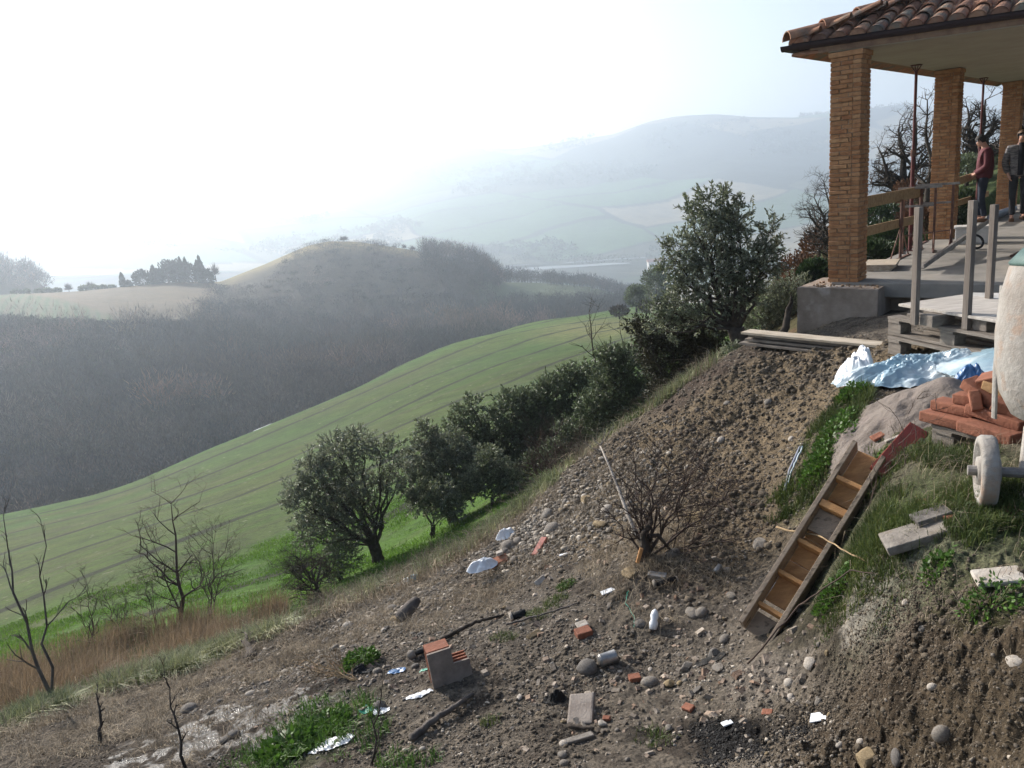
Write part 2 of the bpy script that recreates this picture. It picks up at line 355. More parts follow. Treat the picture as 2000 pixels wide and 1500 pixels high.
M['jacket_red'] = mat('maroon_jacket', (.07,.010,.015), (.09,.012,.018), 6, .75, .5, 18)
M['jeans'] = mat('dark_jeans', (.022,.028,.045), (.014,.018,.03), 8, .9, .4, 25)
M['trousers'] = mat('charcoal_trousers', (.035,.035,.04), (.022,.022,.026), 8, .9, .4, 25)
M['puffer'] = mat('grey_padded_jacket', (.20,.185,.18), (.07,.065,.07), 22, .7, .8, 25, stretch=(.5,.5,2.2), thr=(.42,.58))
M['sweater'] = mat('black_sweater', (.012,.012,.018), (.008,.008,.012), 8, .9, .3, 25)
M['shoe'] = mat('brown_shoe', (.20,.10,.05), (.13,.065,.035), 8, .6, .2, 25)
M['glass'] = mat('sunglass_lens', (.25,.32,.4), (.2,.26,.33), 3, .1, 0, metal=.8)
M['paint_wall'] = mat('house_wall', (.6,.57,.52), (.5,.47,.43), .5, .9, .1, 2)
M['redroof'] = mat('far_red_roof', (.3,.12,.08), (.22,.09,.06), .5, .9, .1, 2)
M['water'] = mat('stream_water', (.12,.13,.13), (.1,.11,.11), .5, .25, .3, 3, spec=.8)
M['river'] = mat('river_water', (.5,.52,.54), (.42,.44,.46), .05, .12, .1, .5, spec=.8)
# ------------------------------------------------------------------ ground
def ground_mat(name, sc, bump, bsc, rough=.95, wet=False, far=False):
    m = bpy.data.materials.new(name); m.use_nodes = True; nt = m.node_tree; L = nt.links; b = nt.nodes['Principled BSDF']
    b.inputs['Roughness'].default_value = rough; b.inputs['Specular IOR Level'].default_value = .2
    a = _n(nt, 'ShaderNodeVertexColor', layer_name='Col'); tc = _n(nt, 'ShaderNodeTexCoord')
    def noise(s, d=8, rg=.68):
        n = _n(nt, 'ShaderNodeTexNoise'); n.inputs['Scale'].default_value = s; n.inputs['Detail'].default_value = d; n.inputs['Roughness'].default_value = rg
        L.new(tc.outputs['Object'], n.inputs['Vector']); return n.outputs[0]
    col = a.outputs[0]
    for s, lo, hi, p, q in sc:
        r = _n(nt, 'ShaderNodeValToRGB'); e = r.color_ramp.elements; e[0].position = p; e[1].position = q; e[0].color = (lo, lo, lo, 1); e[1].color = (hi, hi*.98, hi*.95, 1)
        L.new(noise(s), r.inputs[0]); x = _n(nt, 'ShaderNodeMix', data_type='RGBA', blend_type='MULTIPLY'); x.inputs[0].default_value = 1
        L.new(col, x.inputs[6]); L.new(r.outputs[0], x.inputs[7]); col = x.outputs[2]
    L.new(col, b.inputs['Base Color'])
    if wet:     # wet mud is glossier: the colour layer's alpha carries wetness
        mr = _n(nt, 'ShaderNodeMapRange'); mr.inputs[3].default_value = .16; mr.inputs[4].default_value = .95
        L.new(a.outputs['Alpha'], mr.inputs[0]); L.new(mr.outputs[0], b.inputs['Roughness'])
        mr2 = _n(nt, 'ShaderNodeMapRange'); mr2.inputs[3].default_value = 1.0; mr2.inputs[4].default_value = .12
        L.new(a.outputs['Alpha'], mr2.inputs[0]); L.new(mr2.outputs[0], b.inputs['Specular IOR Level'])
    h = None
    for st, dist, s in bump:
        bp = _n(nt, 'ShaderNodeBump'); bp.inputs['Strength'].default_value = st; bp.inputs['Distance'].default_value = dist
        L.new(noise(s), bp.inputs['Height'])
        if h: L.new(h, bp.inputs['Normal'])
        h = bp.outputs[0]
    L.new(h, b.inputs['Normal']); return m
def spot(X, Y, u, v, rad, hard=2, p=None, asp=1):   # soft patch around the place seen at photo pixel u, v
    p = p or hit(u, v); d = np.hypot(X-p.x, (Y-p.y)); return np.clip(1.4-(d/rad)**hard+.5*fbm(X, Y, rad*.6, 3, 77), 0, 1)
def blend(c, m, col): return c*(1-m[..., None])+np.array(col)*m[..., None]
# crest of the soil slope: inside it bare soil, outside it grass
EDGE = [(-200,1440,6.6),(0,1415,6.7),(100,1385,6.8),(250,1335,6.9),(400,1300,6.8),(540,1238,6.9),(640,1200,6.9),(800,1130,7.15),(950,1040,7.4),(1050,975,7.7),(1170,865,8.1),(1300,780,8.4),(1440,690,8.6),(1560,655,9.4)]
_e = [at(*e) for e in EDGE]; ETH = np.array([math.atan2(p.x, p.y) for p in _e]); ER = np.array([math.hypot(p.x, p.y) for p in _e])
def edge_r(th): return np.interp(th, ETH, ER, right=30)
SOIL = (.132, .115, .097); BANK = (.175, .137, .092); DARK = (.045, .036, .03); GRASS = (.06, .085, .025)
def near_color(X, Y):
    th = np.arctan2(X, Y); r = np.hypot(X, Y)
    c = np.zeros(X.shape+(3,))+np.array(SOIL)
    n1 = fbm(X, Y, 1.3, 4, 91); n2 = fbm(X, Y, .35, 4, 95)
    c = blend(c, np.clip(.5+n1*1.8, 0, 1)*.7, (.185, .16, .13))
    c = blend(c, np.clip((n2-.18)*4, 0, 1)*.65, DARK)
    for u, v, rad, k in ((1450,850,1.5,1), (1580,730,1.1,1), (1300,950,1.0,.8), (1400,1050,.6,.7), (1800,1380,.5,.8)):
        c = blend(c, spot(X, Y, u, v, rad)*k, BANK)
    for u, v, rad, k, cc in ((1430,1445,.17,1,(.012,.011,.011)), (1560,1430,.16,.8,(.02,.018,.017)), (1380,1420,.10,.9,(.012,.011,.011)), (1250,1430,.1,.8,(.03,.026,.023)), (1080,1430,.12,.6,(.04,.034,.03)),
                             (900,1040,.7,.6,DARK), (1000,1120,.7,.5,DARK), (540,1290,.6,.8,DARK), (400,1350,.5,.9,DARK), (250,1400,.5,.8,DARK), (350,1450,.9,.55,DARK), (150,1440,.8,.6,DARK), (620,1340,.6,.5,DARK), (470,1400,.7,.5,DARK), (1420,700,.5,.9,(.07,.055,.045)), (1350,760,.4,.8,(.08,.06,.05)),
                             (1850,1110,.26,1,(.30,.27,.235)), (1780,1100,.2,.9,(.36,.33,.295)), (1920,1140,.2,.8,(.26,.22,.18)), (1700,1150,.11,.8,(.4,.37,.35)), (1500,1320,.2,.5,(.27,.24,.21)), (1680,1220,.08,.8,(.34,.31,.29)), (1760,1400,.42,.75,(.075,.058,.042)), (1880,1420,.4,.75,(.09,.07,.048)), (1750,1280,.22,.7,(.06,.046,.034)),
                             (1680,1080,.25,.9,(.03,.032,.018)), (1600,1180,.25,.7,(.05,.045,.03))):  # shade of the hollow beside the leaning box, painted into the soil
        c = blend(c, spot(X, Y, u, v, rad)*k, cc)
    for u, v, rad in ((1900,1000,.55), (1800,950,.5), (1970,1180,.16), (1720,900,.4), (1640,820,.3), (1980,1060,.4), (640,1420,.35), (560,1470,.3), (1600,930,.25)):
        c = blend(c, spot(X, Y, u, v, rad)*.5, GRASS)
    g = np.clip((r-edge_r(th)+.15+.35*n1)/.35, 0, 1)
    c = blend(c, g, (.085, .078, .04)); c = blend(c, g*np.clip(n2*3+.3, 0, 1), (.12, .085, .05))
    far = np.clip((r-edge_r(th)-3.5)/2, 0, 1)*(th < R(18)); c = blend(c, far, (.055, .095, .02))
    hs = np.clip((r-13)/2, 0, 1)*(th >= R(16)); c = blend(c, hs, (.06, .085, .025))
    # wet mud
    p = hit(400, 1440); a = 1-np.clip(1.15-(np.hypot((X-p.x)*.75, (Y-p.y)*1.1)/.62)**2+.5*n2, 0, 1)*np.clip(.35+3.2*fbm(X, Y, .10, 4, 177, .6), 0, 1)*(r < edge_r(th)-.3)
    c = blend(c, (1-a)*.5, (.075, .066, .06))
    return c, a
def polar(name, ths, rs, cfun, m, dz=0, lev=.75):
    T, Q = np.meshgrid(ths, rs, indexing='xy'); X = Q*np.sin(T); Y = Q*np.cos(T); Z = height(X, Y)+dz
    V = np.stack([X, Y, Z], -1).reshape(-1, 3); nc = len(ths); nr = len(rs)
    i = np.arange(nr-1)[:, None]*nc+np.arange(nc-1)[None]; i = i.ravel()
    Fc = np.stack([i, i+1, i+nc+1, i+nc], 1)
    o = arr_mesh(name, V, Fc[:, ::-1], m, smooth=True)
    c, a = cfun(X, Y); at_ = o.data.color_attributes.new('Col', 'FLOAT_COLOR', 'POINT')
    at_.data.foreach_set('color', np.concatenate([c*lev, a[..., None]], -1).astype(np.float32).ravel())
    return tag(o, kind='structure')
M['soil'] = ground_mat('stony_soil', [(9, .65, 1.35, .32, .68), (55, .45, 1.6, .35, .65)], [(.5, .03, 30), (.8, .012, 140)], None, wet=True)
side1 = np.radians(np.concatenate([np.linspace(-180, -46, 40)[:-1], np.linspace(-46, -38, 60)[:-1]]))
side2 = np.radians(np.concatenate([np.linspace(38, 46, 60)[1:], np.linspace(46, 180, 40)[1:]]))
TH1 = np.concatenate([side1, np.radians(np.linspace(-38, 38, 1100)), side2])
TH2 = np.concatenate([side1[::2], np.radians(np.linspace(-38, 38, 560)), side2[::2]])
RS1 = np.concatenate([np.exp(np.linspace(math.log(.3), math.log(2.0), 30))[:-1], np.exp(np.linspace(math.log(2.0), math.log(14), 760))])
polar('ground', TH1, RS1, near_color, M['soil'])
# field with tramlines: direction found from two surveyed points of one line
L1 = hit(0, 1130, 20); L2 = hit(1290, 640, 20)
TD = Vector((L2.x-L1.x, L2.y-L1.y, 0)).normalized()
def field_color(X, Y):
    th = np.arctan2(X, Y); r = np.hypot(X, Y)
    c = np.zeros(X.shape+(3,))+np.array((.036, .105, .006))
    n = fbm(X, Y, 25, 4, 101); n2 = fbm(X, Y, 3, 4, 105)
    q = (X-L1.x)*TD.y-(Y-L1.y)*TD.x; al = (X-L1.x)*TD.x+(Y-L1.y)*TD.y
    q = q+fbm(X, Y, 40, 2, 109)*1.6
    band = fbm(q*1.0, al*.06, 7, 3, 111)
    c = blend(c, np.clip(.45+band*1.6+n*.8, 0, 1)*.85, (.058, .082, .012))
    c = blend(c, np.clip((fbm(q, al*.1, 1.2, 3, 115)-.1)*3, 0, 1)*.35, (.085, .074, .044))
    c = blend(c, np.clip(n*2-.2, 0, 1)*.6, (.036, .10, .010))
    # brighter young wheat near the foot of the bank and in the far corner
    nearb = np.clip((21+9*n-r+np.clip(th+.12, 0, .4)*30)/6, 0, 1); c = blend(c, nearb*.85, (.06, .135, .006))
    p = at(1200, 620, 150); c = blend(c, np.clip(1.3-np.hypot(X-p.x, Y-p.y)/45, 0, 1)*.6, (.10, .17, .03))
    p = at(1215, 640, 120); c = blend(c, np.clip(1.2-(np.hypot((X-p.x)*.9, (Y-p.y)*.35)/13)**2, 0, 1)*.8, (.17, .17, .06))
    d = np.abs((q+5.2) % 10.4-5.2); wl = .26+.1*n2+r*.002
    tram = np.clip((wl+.15-d)/.15, 0, 1)+np.clip((wl+.1-np.abs(d-1.7))/.15, 0, 1)*.0
    c = blend(c, np.clip(tram, 0, 1)*.95, (.014, .018, .007))
    fr = np.clip(np.abs(((q+.3*n2) % 1.6)-.8)-.55, 0, 1)*4; c = blend(c, np.clip(fr, 0, 1)*.3, (.06, .055, .03))
    spk = (vn(X*4, Y*4, 131) > .975)*(band > -.1)*(r > 24); c = blend(c, spk*.6, (.3, .28, .23))
    c = blend(c, np.clip((r-edge_fr(th)+1.5+n2)/2.5, 0, 1), (.10, .085, .05))
    hs = np.clip((th-R(16.5))/.03, 0, 1); c = blend(c, hs*np.clip((75-r)/20, 0, 1), (.07, .10, .03))
    return c, np.ones_like(r)
_fe = [at(*e) for e in ((-300,1080,78),(0,1005,86),(200,960,91),(400,880,99),(600,800,112),(770,722,128),(850,686,143),(1000,641,170),(1200,606,206),(1290,598,222))]
def edge_fr(th): return np.interp(th, [math.atan2(p.x, p.y) for p in _fe], [math.hypot(p.x, p.y) for p in _fe])
M['field'] = ground_mat('wheat_field', [(.5, .7, 1.25, .35, .65), (5, .6, 1.4, .32, .68)], [(.6, .25, 3.0)], None)
polar('field', TH2, np.exp(np.linspace(math.log(13.7), math.log(310), 800)), field_color, M['field'], -.03, .80)
# ------------------------------------------------------------------ hills beyond, lofted through surveyed rows
def loft(name, rows, ths, nsub, m, cols, namp=1.0, nsc=40, seed=0, spur=0, build=True):
    A = []
    for row in rows:
        P = [at(*q) for q in row]; t = [math.atan2(p.x, p.y) for p in P]; r = [math.hypot(p.x, p.y) for p in P]; z = [p.z for p in P]
        t, r, z = map(np.array, (t, r, z)); o = np.argsort(t); t, r, z = t[o], r[o], z[o]
        # smooth interpolation: fine linear interpolation then box smoothing
        g = np.linspace(ths[0]-.1, ths[-1]+.1, 900); rr = np.interp(g, t, r); zz = np.interp(g, t, z); k = 13
        ker = np.hanning(k+2)[1:-1]; ker /= ker.sum()
        rr = np.convolve(np.pad(rr, k//2, 'edge'), ker, 'valid'); zz = np.convolve(np.pad(zz, k//2, 'edge'), ker, 'valid')
        A.append((g, rr, zz))
    def ev(th, t):          # t in 0..len(rows)-1 ; Catmull-Rom between rows
        th = np.asarray(th, float); t = np.asarray(t, float)
        RR = np.stack([np.interp(th, g, rr) for g, rr, zz in A]); ZZ = np.stack([np.interp(th, g, zz) for g, rr, zz in A])
        n = len(A); i = np.clip(np.floor(t).astype(int), 0, n-2); f = t-i
        def pick(Q, j):
            return np.take_along_axis(Q, np.clip(j, 0, n-1)[None], 0)[0]
        def cr(Q):
            a, b, c, d = pick(Q, i-1), pick(Q, i), pick(Q, i+1), pick(Q, i+2)
            m1 = (c-a)*.35; m2 = (d-b)*.35
            return b*(2*f**3-3*f**2+1)+m1*(f**3-2*f**2+f)+c*(-2*f**3+3*f**2)+m2*(f**3-f**2)
        r = cr(RR); z = cr(ZZ); x = r*np.sin(th); y = r*np.cos(th)
        k = np.minimum(np.abs(t-(n-2)), 1)*.8+.2
        z = z+namp*k*fbm(x, y, nsc, 4, 200+seed)
        if spur: z = z+spur*k*np.abs(fbm(x, y*.6, nsc*4, 3, 300+seed))*np.clip(np.minimum(t, n-2-t+.0), 0, 1)
        return x, y, z
    if build:
        n = len(rows); T, Q = np.meshgrid(ths, np.linspace(0, n-1, (n-1)*nsub+1)); x, y, z = ev(T, Q)
        nc = len(ths); i = (np.arange(T.shape[0]-1)[:, None]*nc+np.arange(nc-1)[None]).ravel()
        o = arr_mesh(name, np.stack([x, y, z], -1).reshape(-1, 3), np.stack([i, i+1, i+nc+1, i+nc], 1)[:, ::-1], m, smooth=True)
        c = cols(x, y, z, T, Q); ca = o.data.color_attributes.new('Col', 'FLOAT_COLOR', 'POINT')
        ca.data.foreach_set('color', np.concatenate([c, np.ones(c.shape[:2]+(1,))], -1).astype(np.float32).ravel())
        tag(o, kind='structure')
    return ev
def TH(a, b, n): return np.linspace(math.atan2(*at(a, 700, 1)[:2]), math.atan2(*at(b, 450, 1)[:2]), n)
M['far'] = ground_mat('far_land', [(.02, .85, 1.15, .35, .65), (.15, .85, 1.15, .3, .7)], [(.5, 2, .3)], None)
def thu(th):     # rough photo u for a heading
    return 1000+F*1.0*np.tan(th)
# plateau and domed hill across the ravine
W_ROWS = [
 [(-400,1260,125),(0,1130,135),(400,990,150),(700,870,170),(900,775,210),(1100,715,260),(1300,680,300)],
 [(-400,900,200),(0,850,205),(400,800,215),(700,740,240),(900,690,270),(1100,660,310),(1300,625,345)],
 [(-400,640,300),(0,640,300),(150,652,290),(260,652,300),(420,640,310),(550,655,320),(700,650,330),(900,625,350),(1100,600,400),(1300,590,440)],
 [(-400,578,420),(0,576,420),(150,569,420),(240,560,420),(340,550,425),(430,550,430),(520,515,440),(600,480,450),(640,471,455),(700,472,460),(800,487,470),(860,500,470),(930,512,470),(985,552,470),(1050,552,520),(1150,560,540),(1230,580,560),(1320,592,570)],
 [(-400,640,600),(240,620,600),(600,560,650),(900,580,680),(1100,580,750),(1320,600,750)]]
def w_cols(x, y, z, T, Q):
    u = thu(T); c = np.zeros(x.shape+(3,))+np.array((.06, .05, .035)); n = fbm(x, y, 25, 3, 401)
    plat = np.clip((Q-2.05)/.1, 0, 1)
    c = blend(c, plat*(u < 450), (.125, .095, .055))
    vine = plat*np.clip((190-u+ (Q-2)*(-260)+130)/30, 0, 1)*(u < 330)
    row = (np.abs(((x*.9+y*.45) % 3.4)-1.7) < .8)*.5+.5
    c = blend(c, vine*row, (.055, .09, .035))
    top = np.clip((Q-2.72+.1*n)/.12, 0, 1)*(u > 430)*(u < 900); c = blend(c, top, (.19, .16, .075))
    fld = np.clip((u-930)/25, 0, 1)*plat; c = blend(c, fld, (.085, .11, .05)); return c
EVW = loft('hill', W_ROWS, TH(-430, 1340, 500), 40, M['far'], w_cols, 1.6, 45, 1)
def flatcol(c1, c2, sc, s=0):
    def f(x, y, z, T, Q):
        c = np.zeros(x.shape+(3,))+np.array(c1); return blend(c, np.clip(.5+2*fbm(x, y, sc, 3, s), 0, 1), c2)
    return f
KN_ROWS = [[(-500,640,480),(0,620,480),(120,600,480),(200,600,490)], [(-500,500,560),(-100,512,560),(0,530,560),(60,545,560),(110,575,560),(200,590,570)], [(-500,640,700),(200,640,700)]]
EVK = loft('hill', KN_ROWS, TH(-480, 180, 120), 14, M['far'], flatcol((.06,.05,.035), (.08,.06,.04), 30), 1.5, 40, 3)
# patchwork of fields on the big ridges
def patch_cols(seed):
    def f(x, y, z, T, Q):
        wx = x+90*fbm(x, y, 400, 3, seed+1); wy = y+90*fbm(x, y, 400, 3, seed+2)
        ca, sa = math.cos(.5), math.sin(.5); p = (wx*ca+wy*sa)/330; q = (-wx*sa+wy*ca)/170; q = q+_h(np.floor(p), np.floor(p), seed)*.9
        h = _h(np.floor(p), np.floor(q), seed+5); h2 = _h(np.floor(p), np.floor(q), seed+9)
        c = np.zeros(x.shape+(3,))+np.array((.065, .068, .04))
        c = blend(c, (h < .3)*1., (.21, .17, .10)); c = blend(c, ((h > .3) & (h < .55))*1., (.05, .11, .03)); c = blend(c, (h > .85)*1., (.02, .025, .015))
        c = c*(.85+.3*h2)[..., None]
        e = np.minimum(np.minimum(p % 1, 1-p % 1)*330, np.minimum(q % 1, 1-q % 1)*170); c = blend(c, np.clip((13-e)/6, 0, 1)*(h2 > .2)*.95, (.008, .012, .008))
        wd = np.clip((fbm(x, y, 260, 4, seed+20)-.22)*6, 0, 1); c = blend(c, wd*.9, (.018, .022, .016)); return c
    return f
RG_ROWS = [
 [(0,520,1500),(300,515,1500),(600,520,1400),(900,527,1280),(1300,520,1230),(1700,505,1230),(2400,470,1250)],
 [(0,480,1800),(300,470,1800),(600,460,1750),(800,440,1700),(1000,432,1650),(1200,430,1600),(1600,410,1600),(2400,360,1600)],
 [(0,465,2200),(300,452,2200),(600,430,2250),(800,370,2300),(1000,350,2250),(1200,330,2200),(1400,300,2150),(1600,300,2150),(2400,270,2200)],
 [(0,470,2800),(300,456,2800),(450,447,2850),(560,425,2900),(640,385,2950),(700,350,3000),(760,322,3000),(850,303,3000),(940,298,3000),(1000,302,3000),(1100,287,2900),(1200,272,2900),(1270,247,2850),(1320,238,2850),(1400,234,2850),(1480,239,2850),(1550,239,2850),(1600,232,2850),(1700,221,2850),(1760,217,2850),(1850,230,2850),(2400,200,2850)],
 [(0,560,3900),(1000,520,3900),(2400,450,3900)]]
M['ridge'] = ground_mat('ridge_land', [(.008, .8, 1.2, .35, .65), (.05, .8, 1.2, .3, .7)], [(.6, 8, .05)], None)
EVR = loft('hill', RG_ROWS, TH(-100, 2500, 620), 60, M['ridge'], patch_cols(500), 9, 160, 5, spur=38)
LR_ROWS = [[(-900,560,1350),(0,540,1350),(430,530,1350),(800,530,1350)], [(-900,445,1900),(0,446,1900),(60,443,1900),(100,448,1900),(180,447,1900),(200,452,1900),(300,455,1900),(350,450,1900),(440,455,1900),(600,480,1850),(800,520,1800)], [(-900,600,2600),(800,600,2600)]]
EVL = loft('hill', LR_ROWS, TH(-800, 760, 300), 30, M['ridge'], patch_cols(520), 4, 120, 7)
MR_ROWS = [[(-300,500,3000),(200,480,3000),(700,450,3000),(1000,440,3000)], [(-900,470,3600),(100,450,3600),(250,440,3600),(330,408,3600),(400,396,3600),(470,405,3600),(560,415,3600),(700,420,3600),(1000,420,3600)], [(-300,560,4200),(1000,540,4200)]]
EVM = loft('hill', MR_ROWS, TH(-500, 900, 200), 14, M['ridge'], patch_cols(540), 3, 200, 9)
# valley floor: one wide sheet out to the horizon under the hills
def vf():
    th = np.linspace(-math.pi, math.pi, 300); rs = np.concatenate([[1], np.exp(np.linspace(math.log(240), math.log(4700), 160))])
    T, Q = np.meshgrid(th, rs); X = Q*np.sin(T); Y = Q*np.cos(T); Z = -134+.8*fbm(X, Y, 90, 3, 600)
    nc = len(th); i = (np.arange(len(rs)-1)[:, None]*nc+np.arange(nc-1)[None]).ravel()
    o = arr_mesh('valley_floor', np.stack([X, Y, Z], -1).reshape(-1, 3), np.stack([i, i+1, i+nc+1, i+nc], 1)[:, ::-1], M['ridge'], smooth=True)
    c = patch_cols(560)(X*1.6, Y*1.6, Z, T, Q); ca = o.data.color_attributes.new('Col', 'FLOAT_COLOR', 'POINT')
    ca.data.foreach_set('color', np.concatenate([c, np.ones(c.shape[:2]+(1,))], -1).astype(np.float32).ravel()); tag(o, kind='structure')
vf()
def ribbon(name, pts, wid, m, z):
    P = [atz(u, v, z) for u, v in pts]; vs = []; fs = []
    for i, p in enumerate(P):
        d = (P[min(i+1, len(P)-1)]-P[max(i-1, 0)]).normalized(); s = Vector((-d.y, d.x, 0))*wid[i]/2; vs += [p-s, p+s]
    for i in range(len(P)-1): fs.append((2*i, 2*i+1, 2*i+3, 2*i+2))
    me = bpy.data.meshes.new(name); me.from_pydata([tuple(v) for v in vs], [], fs); return tag(link(name, me, m), kind='structure')
ribbon('river', [(940,531),(1000,527),(1060,523),(1120,520),(1180,516),(1230,514)], [26,30,38,30,26,10], M['river'], -132.2)
ribbon('river', [(960,522),(1040,516),(1120,512),(1200,506),(1260,503)], [14,16,14,12,10], M['river'], -132.1)
# stream glinting at the bottom of the ravine: sits where the wood meets the field's far edge
# ------------------------------------------------------------------ portico of brick columns under a tiled roof
B = empty('brick_portico', COLB, 'unfinished brick portico with three columns under a terracotta tiled roof on a concrete base', 'building')
def BL(a, b, z): return AX*a+BX*b+Vector((0, 0, z))        # building-local: a away along the row, b to the right
BM = Matrix((BX, AX, Vector((0, 0, 1)))).transposed()      # local X = b, local Y = a
CW = .372; CH = 2.83
CZ = 1.19                                                  # soffit height above the camera
def brick_column(a, b):
    rnd = random.Random(int(a*100)); mb = MB(); n = 52; ch = (CH-.06)/n
    for i in range(n):
        z = (i+.5)*ch
        for k in range(4):
            ang = k*math.pi/2; off = CW/2-.05
            # each side: one long brick and one header, alternating
            l1 = CW*.64 if (i+k) % 2 else CW*.36; l1 += rnd.uniform(-.02, .02); rest = CW-.012-l1-(.10 if True else 0)
            s = -CW/2
            for j, l in enumerate((l1-.012, CW-l1-.1)):
                c = s+l/2; s += l+.012; pr = rnd.uniform(-.006, .012)
                p = Vector((c, -(off+pr), 0)); Mx = rotz(ang); q = Mx@p
                w_ = BM@Vector((q.x, q.y, 0)); hgt = ch-.009+rnd.uniform(-.003, .003)
                mb.rbox(BL(a+CW/2, b+CW/2, 0)+w_+Vector((0, 0, z+rnd.uniform(-.002, .002))), (l, .098, hgt), BM@Mx@rotz(rnd.uniform(-.02, .02)), .006, .0018)
    col = mb.build('column', M['brick'], B)
    m2 = MB().box(BL(a+CW/2, b+CW/2, (CH-.06)/2), (CW-.018, CW-.018, CH-.06), BM); m2.build('mortar_core', M['mortar'], col)
    cp = MB(); cp.rbox(BL(a+CW/2, b+CW/2, CH-.03), (CW+.035, CW+.035, .06), BM, .006); cp.build('capital', M['brick'], col)
def bl_of(p): d = p-COLB; return d.dot(AX), d.dot(BX)
c2 = atz(1815, 468, FZ); c3 = atz(1935, 413, FZ)
A2 = bl_of(c2)[0]; A3 = bl_of(c3)[0]
print('col', COLB, bl_of(c2), bl_of(c3))
for a in (0, A2, A3): brick_column(a, 0)
# extra column out of the frame, so that the roof stays carried when seen from the side
brick_column(1.5, 6.2)
# floor slab and footing
k1 = bl_of(atz(1557, 560, FZ-.02)); k2 = bl_of(atz(1712, 564, FZ-.02)); k3 = bl_of(atz(1603, 543, FZ-.02))
print('block', k1, k2, k3)
FD = 13
mb = MB(); mb.rbox(BL(FD/2-.02, 4.55, -.09), (9.0, FD, .18), BM, .008); mb.build('terrace_floor', M['floor'], B)
def rough_box(name, a0, a1, b0, b1, z0, z1, m, seg=.07, amp=.008):
    bm = bmesh.new(); bmesh.ops.create_grid(bm, x_segments=1, y_segments=1, size=.5); bm.free()
    V = []; Fs = []
    nx, ny, nz = [max(2, int((q)/seg)) for q in (b1-b0, a1-a0, z1-z0)]
    def face(o, du, dv, nu, nv, N):
        s = len(V)
        for j in range(nv+1):
            for i in range(nu+1):
                p = o+du*(i/nu)+dv*(j/nv); V.append(p)
        for j in range(nv):
            for i in range(nu): q = s+j*(nu+1)+i; Fs.append((q, q+1, q+nu+2, q+nu+1))
    P = lambda a, b, z: Vector((b, a, z)); X = Vector((b1-b0, 0, 0)); Y = Vector((0, a1-a0, 0)); Z = Vector((0, 0, z1-z0))
    face(P(a0, b0, z0), X, Z, nx, nz, 0); face(P(a1, b1, z0), -X, Z, nx, nz, 0); face(P(a0, b0, z1), X, Y, nx, ny, 0)
    face(P(a0, b1, z0), Y, Z, ny, nz, 0); face(P(a1, b0, z0), -Y, Z, ny, nz, 0)
    W = np.array([tuple(v) for v in V]); e = np.zeros_like(W)
    for k in range(3): e[:, k] = amp*fbm(W[:, 0]+W[:, 2]*.7, W[:, 1]-W[:, 2]*1.3, .25, 3, 700+k)
    W = W+e; W = [BL(p[1], p[0], p[2]) for p in W]
    bm = bmesh.new(); vs = [bm.verts.new(p) for p in W]
    for f in Fs: bm.faces.new([vs[i] for i in f])
    bmesh.ops.remove_doubles(bm, verts=bm.verts, dist=.004); me = bpy.data.meshes.new(name); bm.to_mesh(me); bm.free()
    return link(name, me, m, B)
rough_box('footing_block', k1[0], k1[0]+.95, k1[1], k2[1], -1.3, -.035, M['concrete'])
rough_box('foundation_wall', .28, .7, k2[1]-.02, 9.0, -1.4, -.183, M['concrete'])
rough_box('foundation_wall', .5, FD-.1, -.35, .0, -1.4, -.183, M['concrete'])
# ceiling slab with stepped brick cornice
cc = bl_of(atz(1577, 111, CZ)); ce = bl_of(atz(1545, 98, CZ+.13)); cr = bl_of(atz(2000, 38, CZ+.13))
print('cornice', cc, 'eave', ce, cr)
RA, RB = 13.0, 9.0
SK = .25                        # the front eave runs askew to the colonnade
def slab(name, a0, b0, z0, z1, m):
    vs = [BL(a, b, z-FZ) for z in (z0, z1) for a, b in ((a0, b0), (a0+SK*(RB-b0), RB), (RA, RB), (RA, b0))]
    MB().add(vs, [(0, 1, 2, 3), (7, 6, 5, 4), (0, 4, 5, 1), (1, 5, 6, 2), (2, 6, 7, 3), (3, 7, 4, 0)]).build(name, m, B)
slab('ceiling', -.02, -.02, CZ, CZ+.01, M['plaster'])
ea, eb = -.1, -.44
for i in range(3):
    t = (i+1)/3; a0 = -.03+(ea-.02+.03)*t; b0 = -.03+(eb+.12+.03)*t
    # brick courses stepping out, built as four-sided rings butted along the ceiling edge
    z0 = CZ+.0105+i*.044
    slab('cornice_course', a0, b0, z0, z0+.0435, M['cornice'])
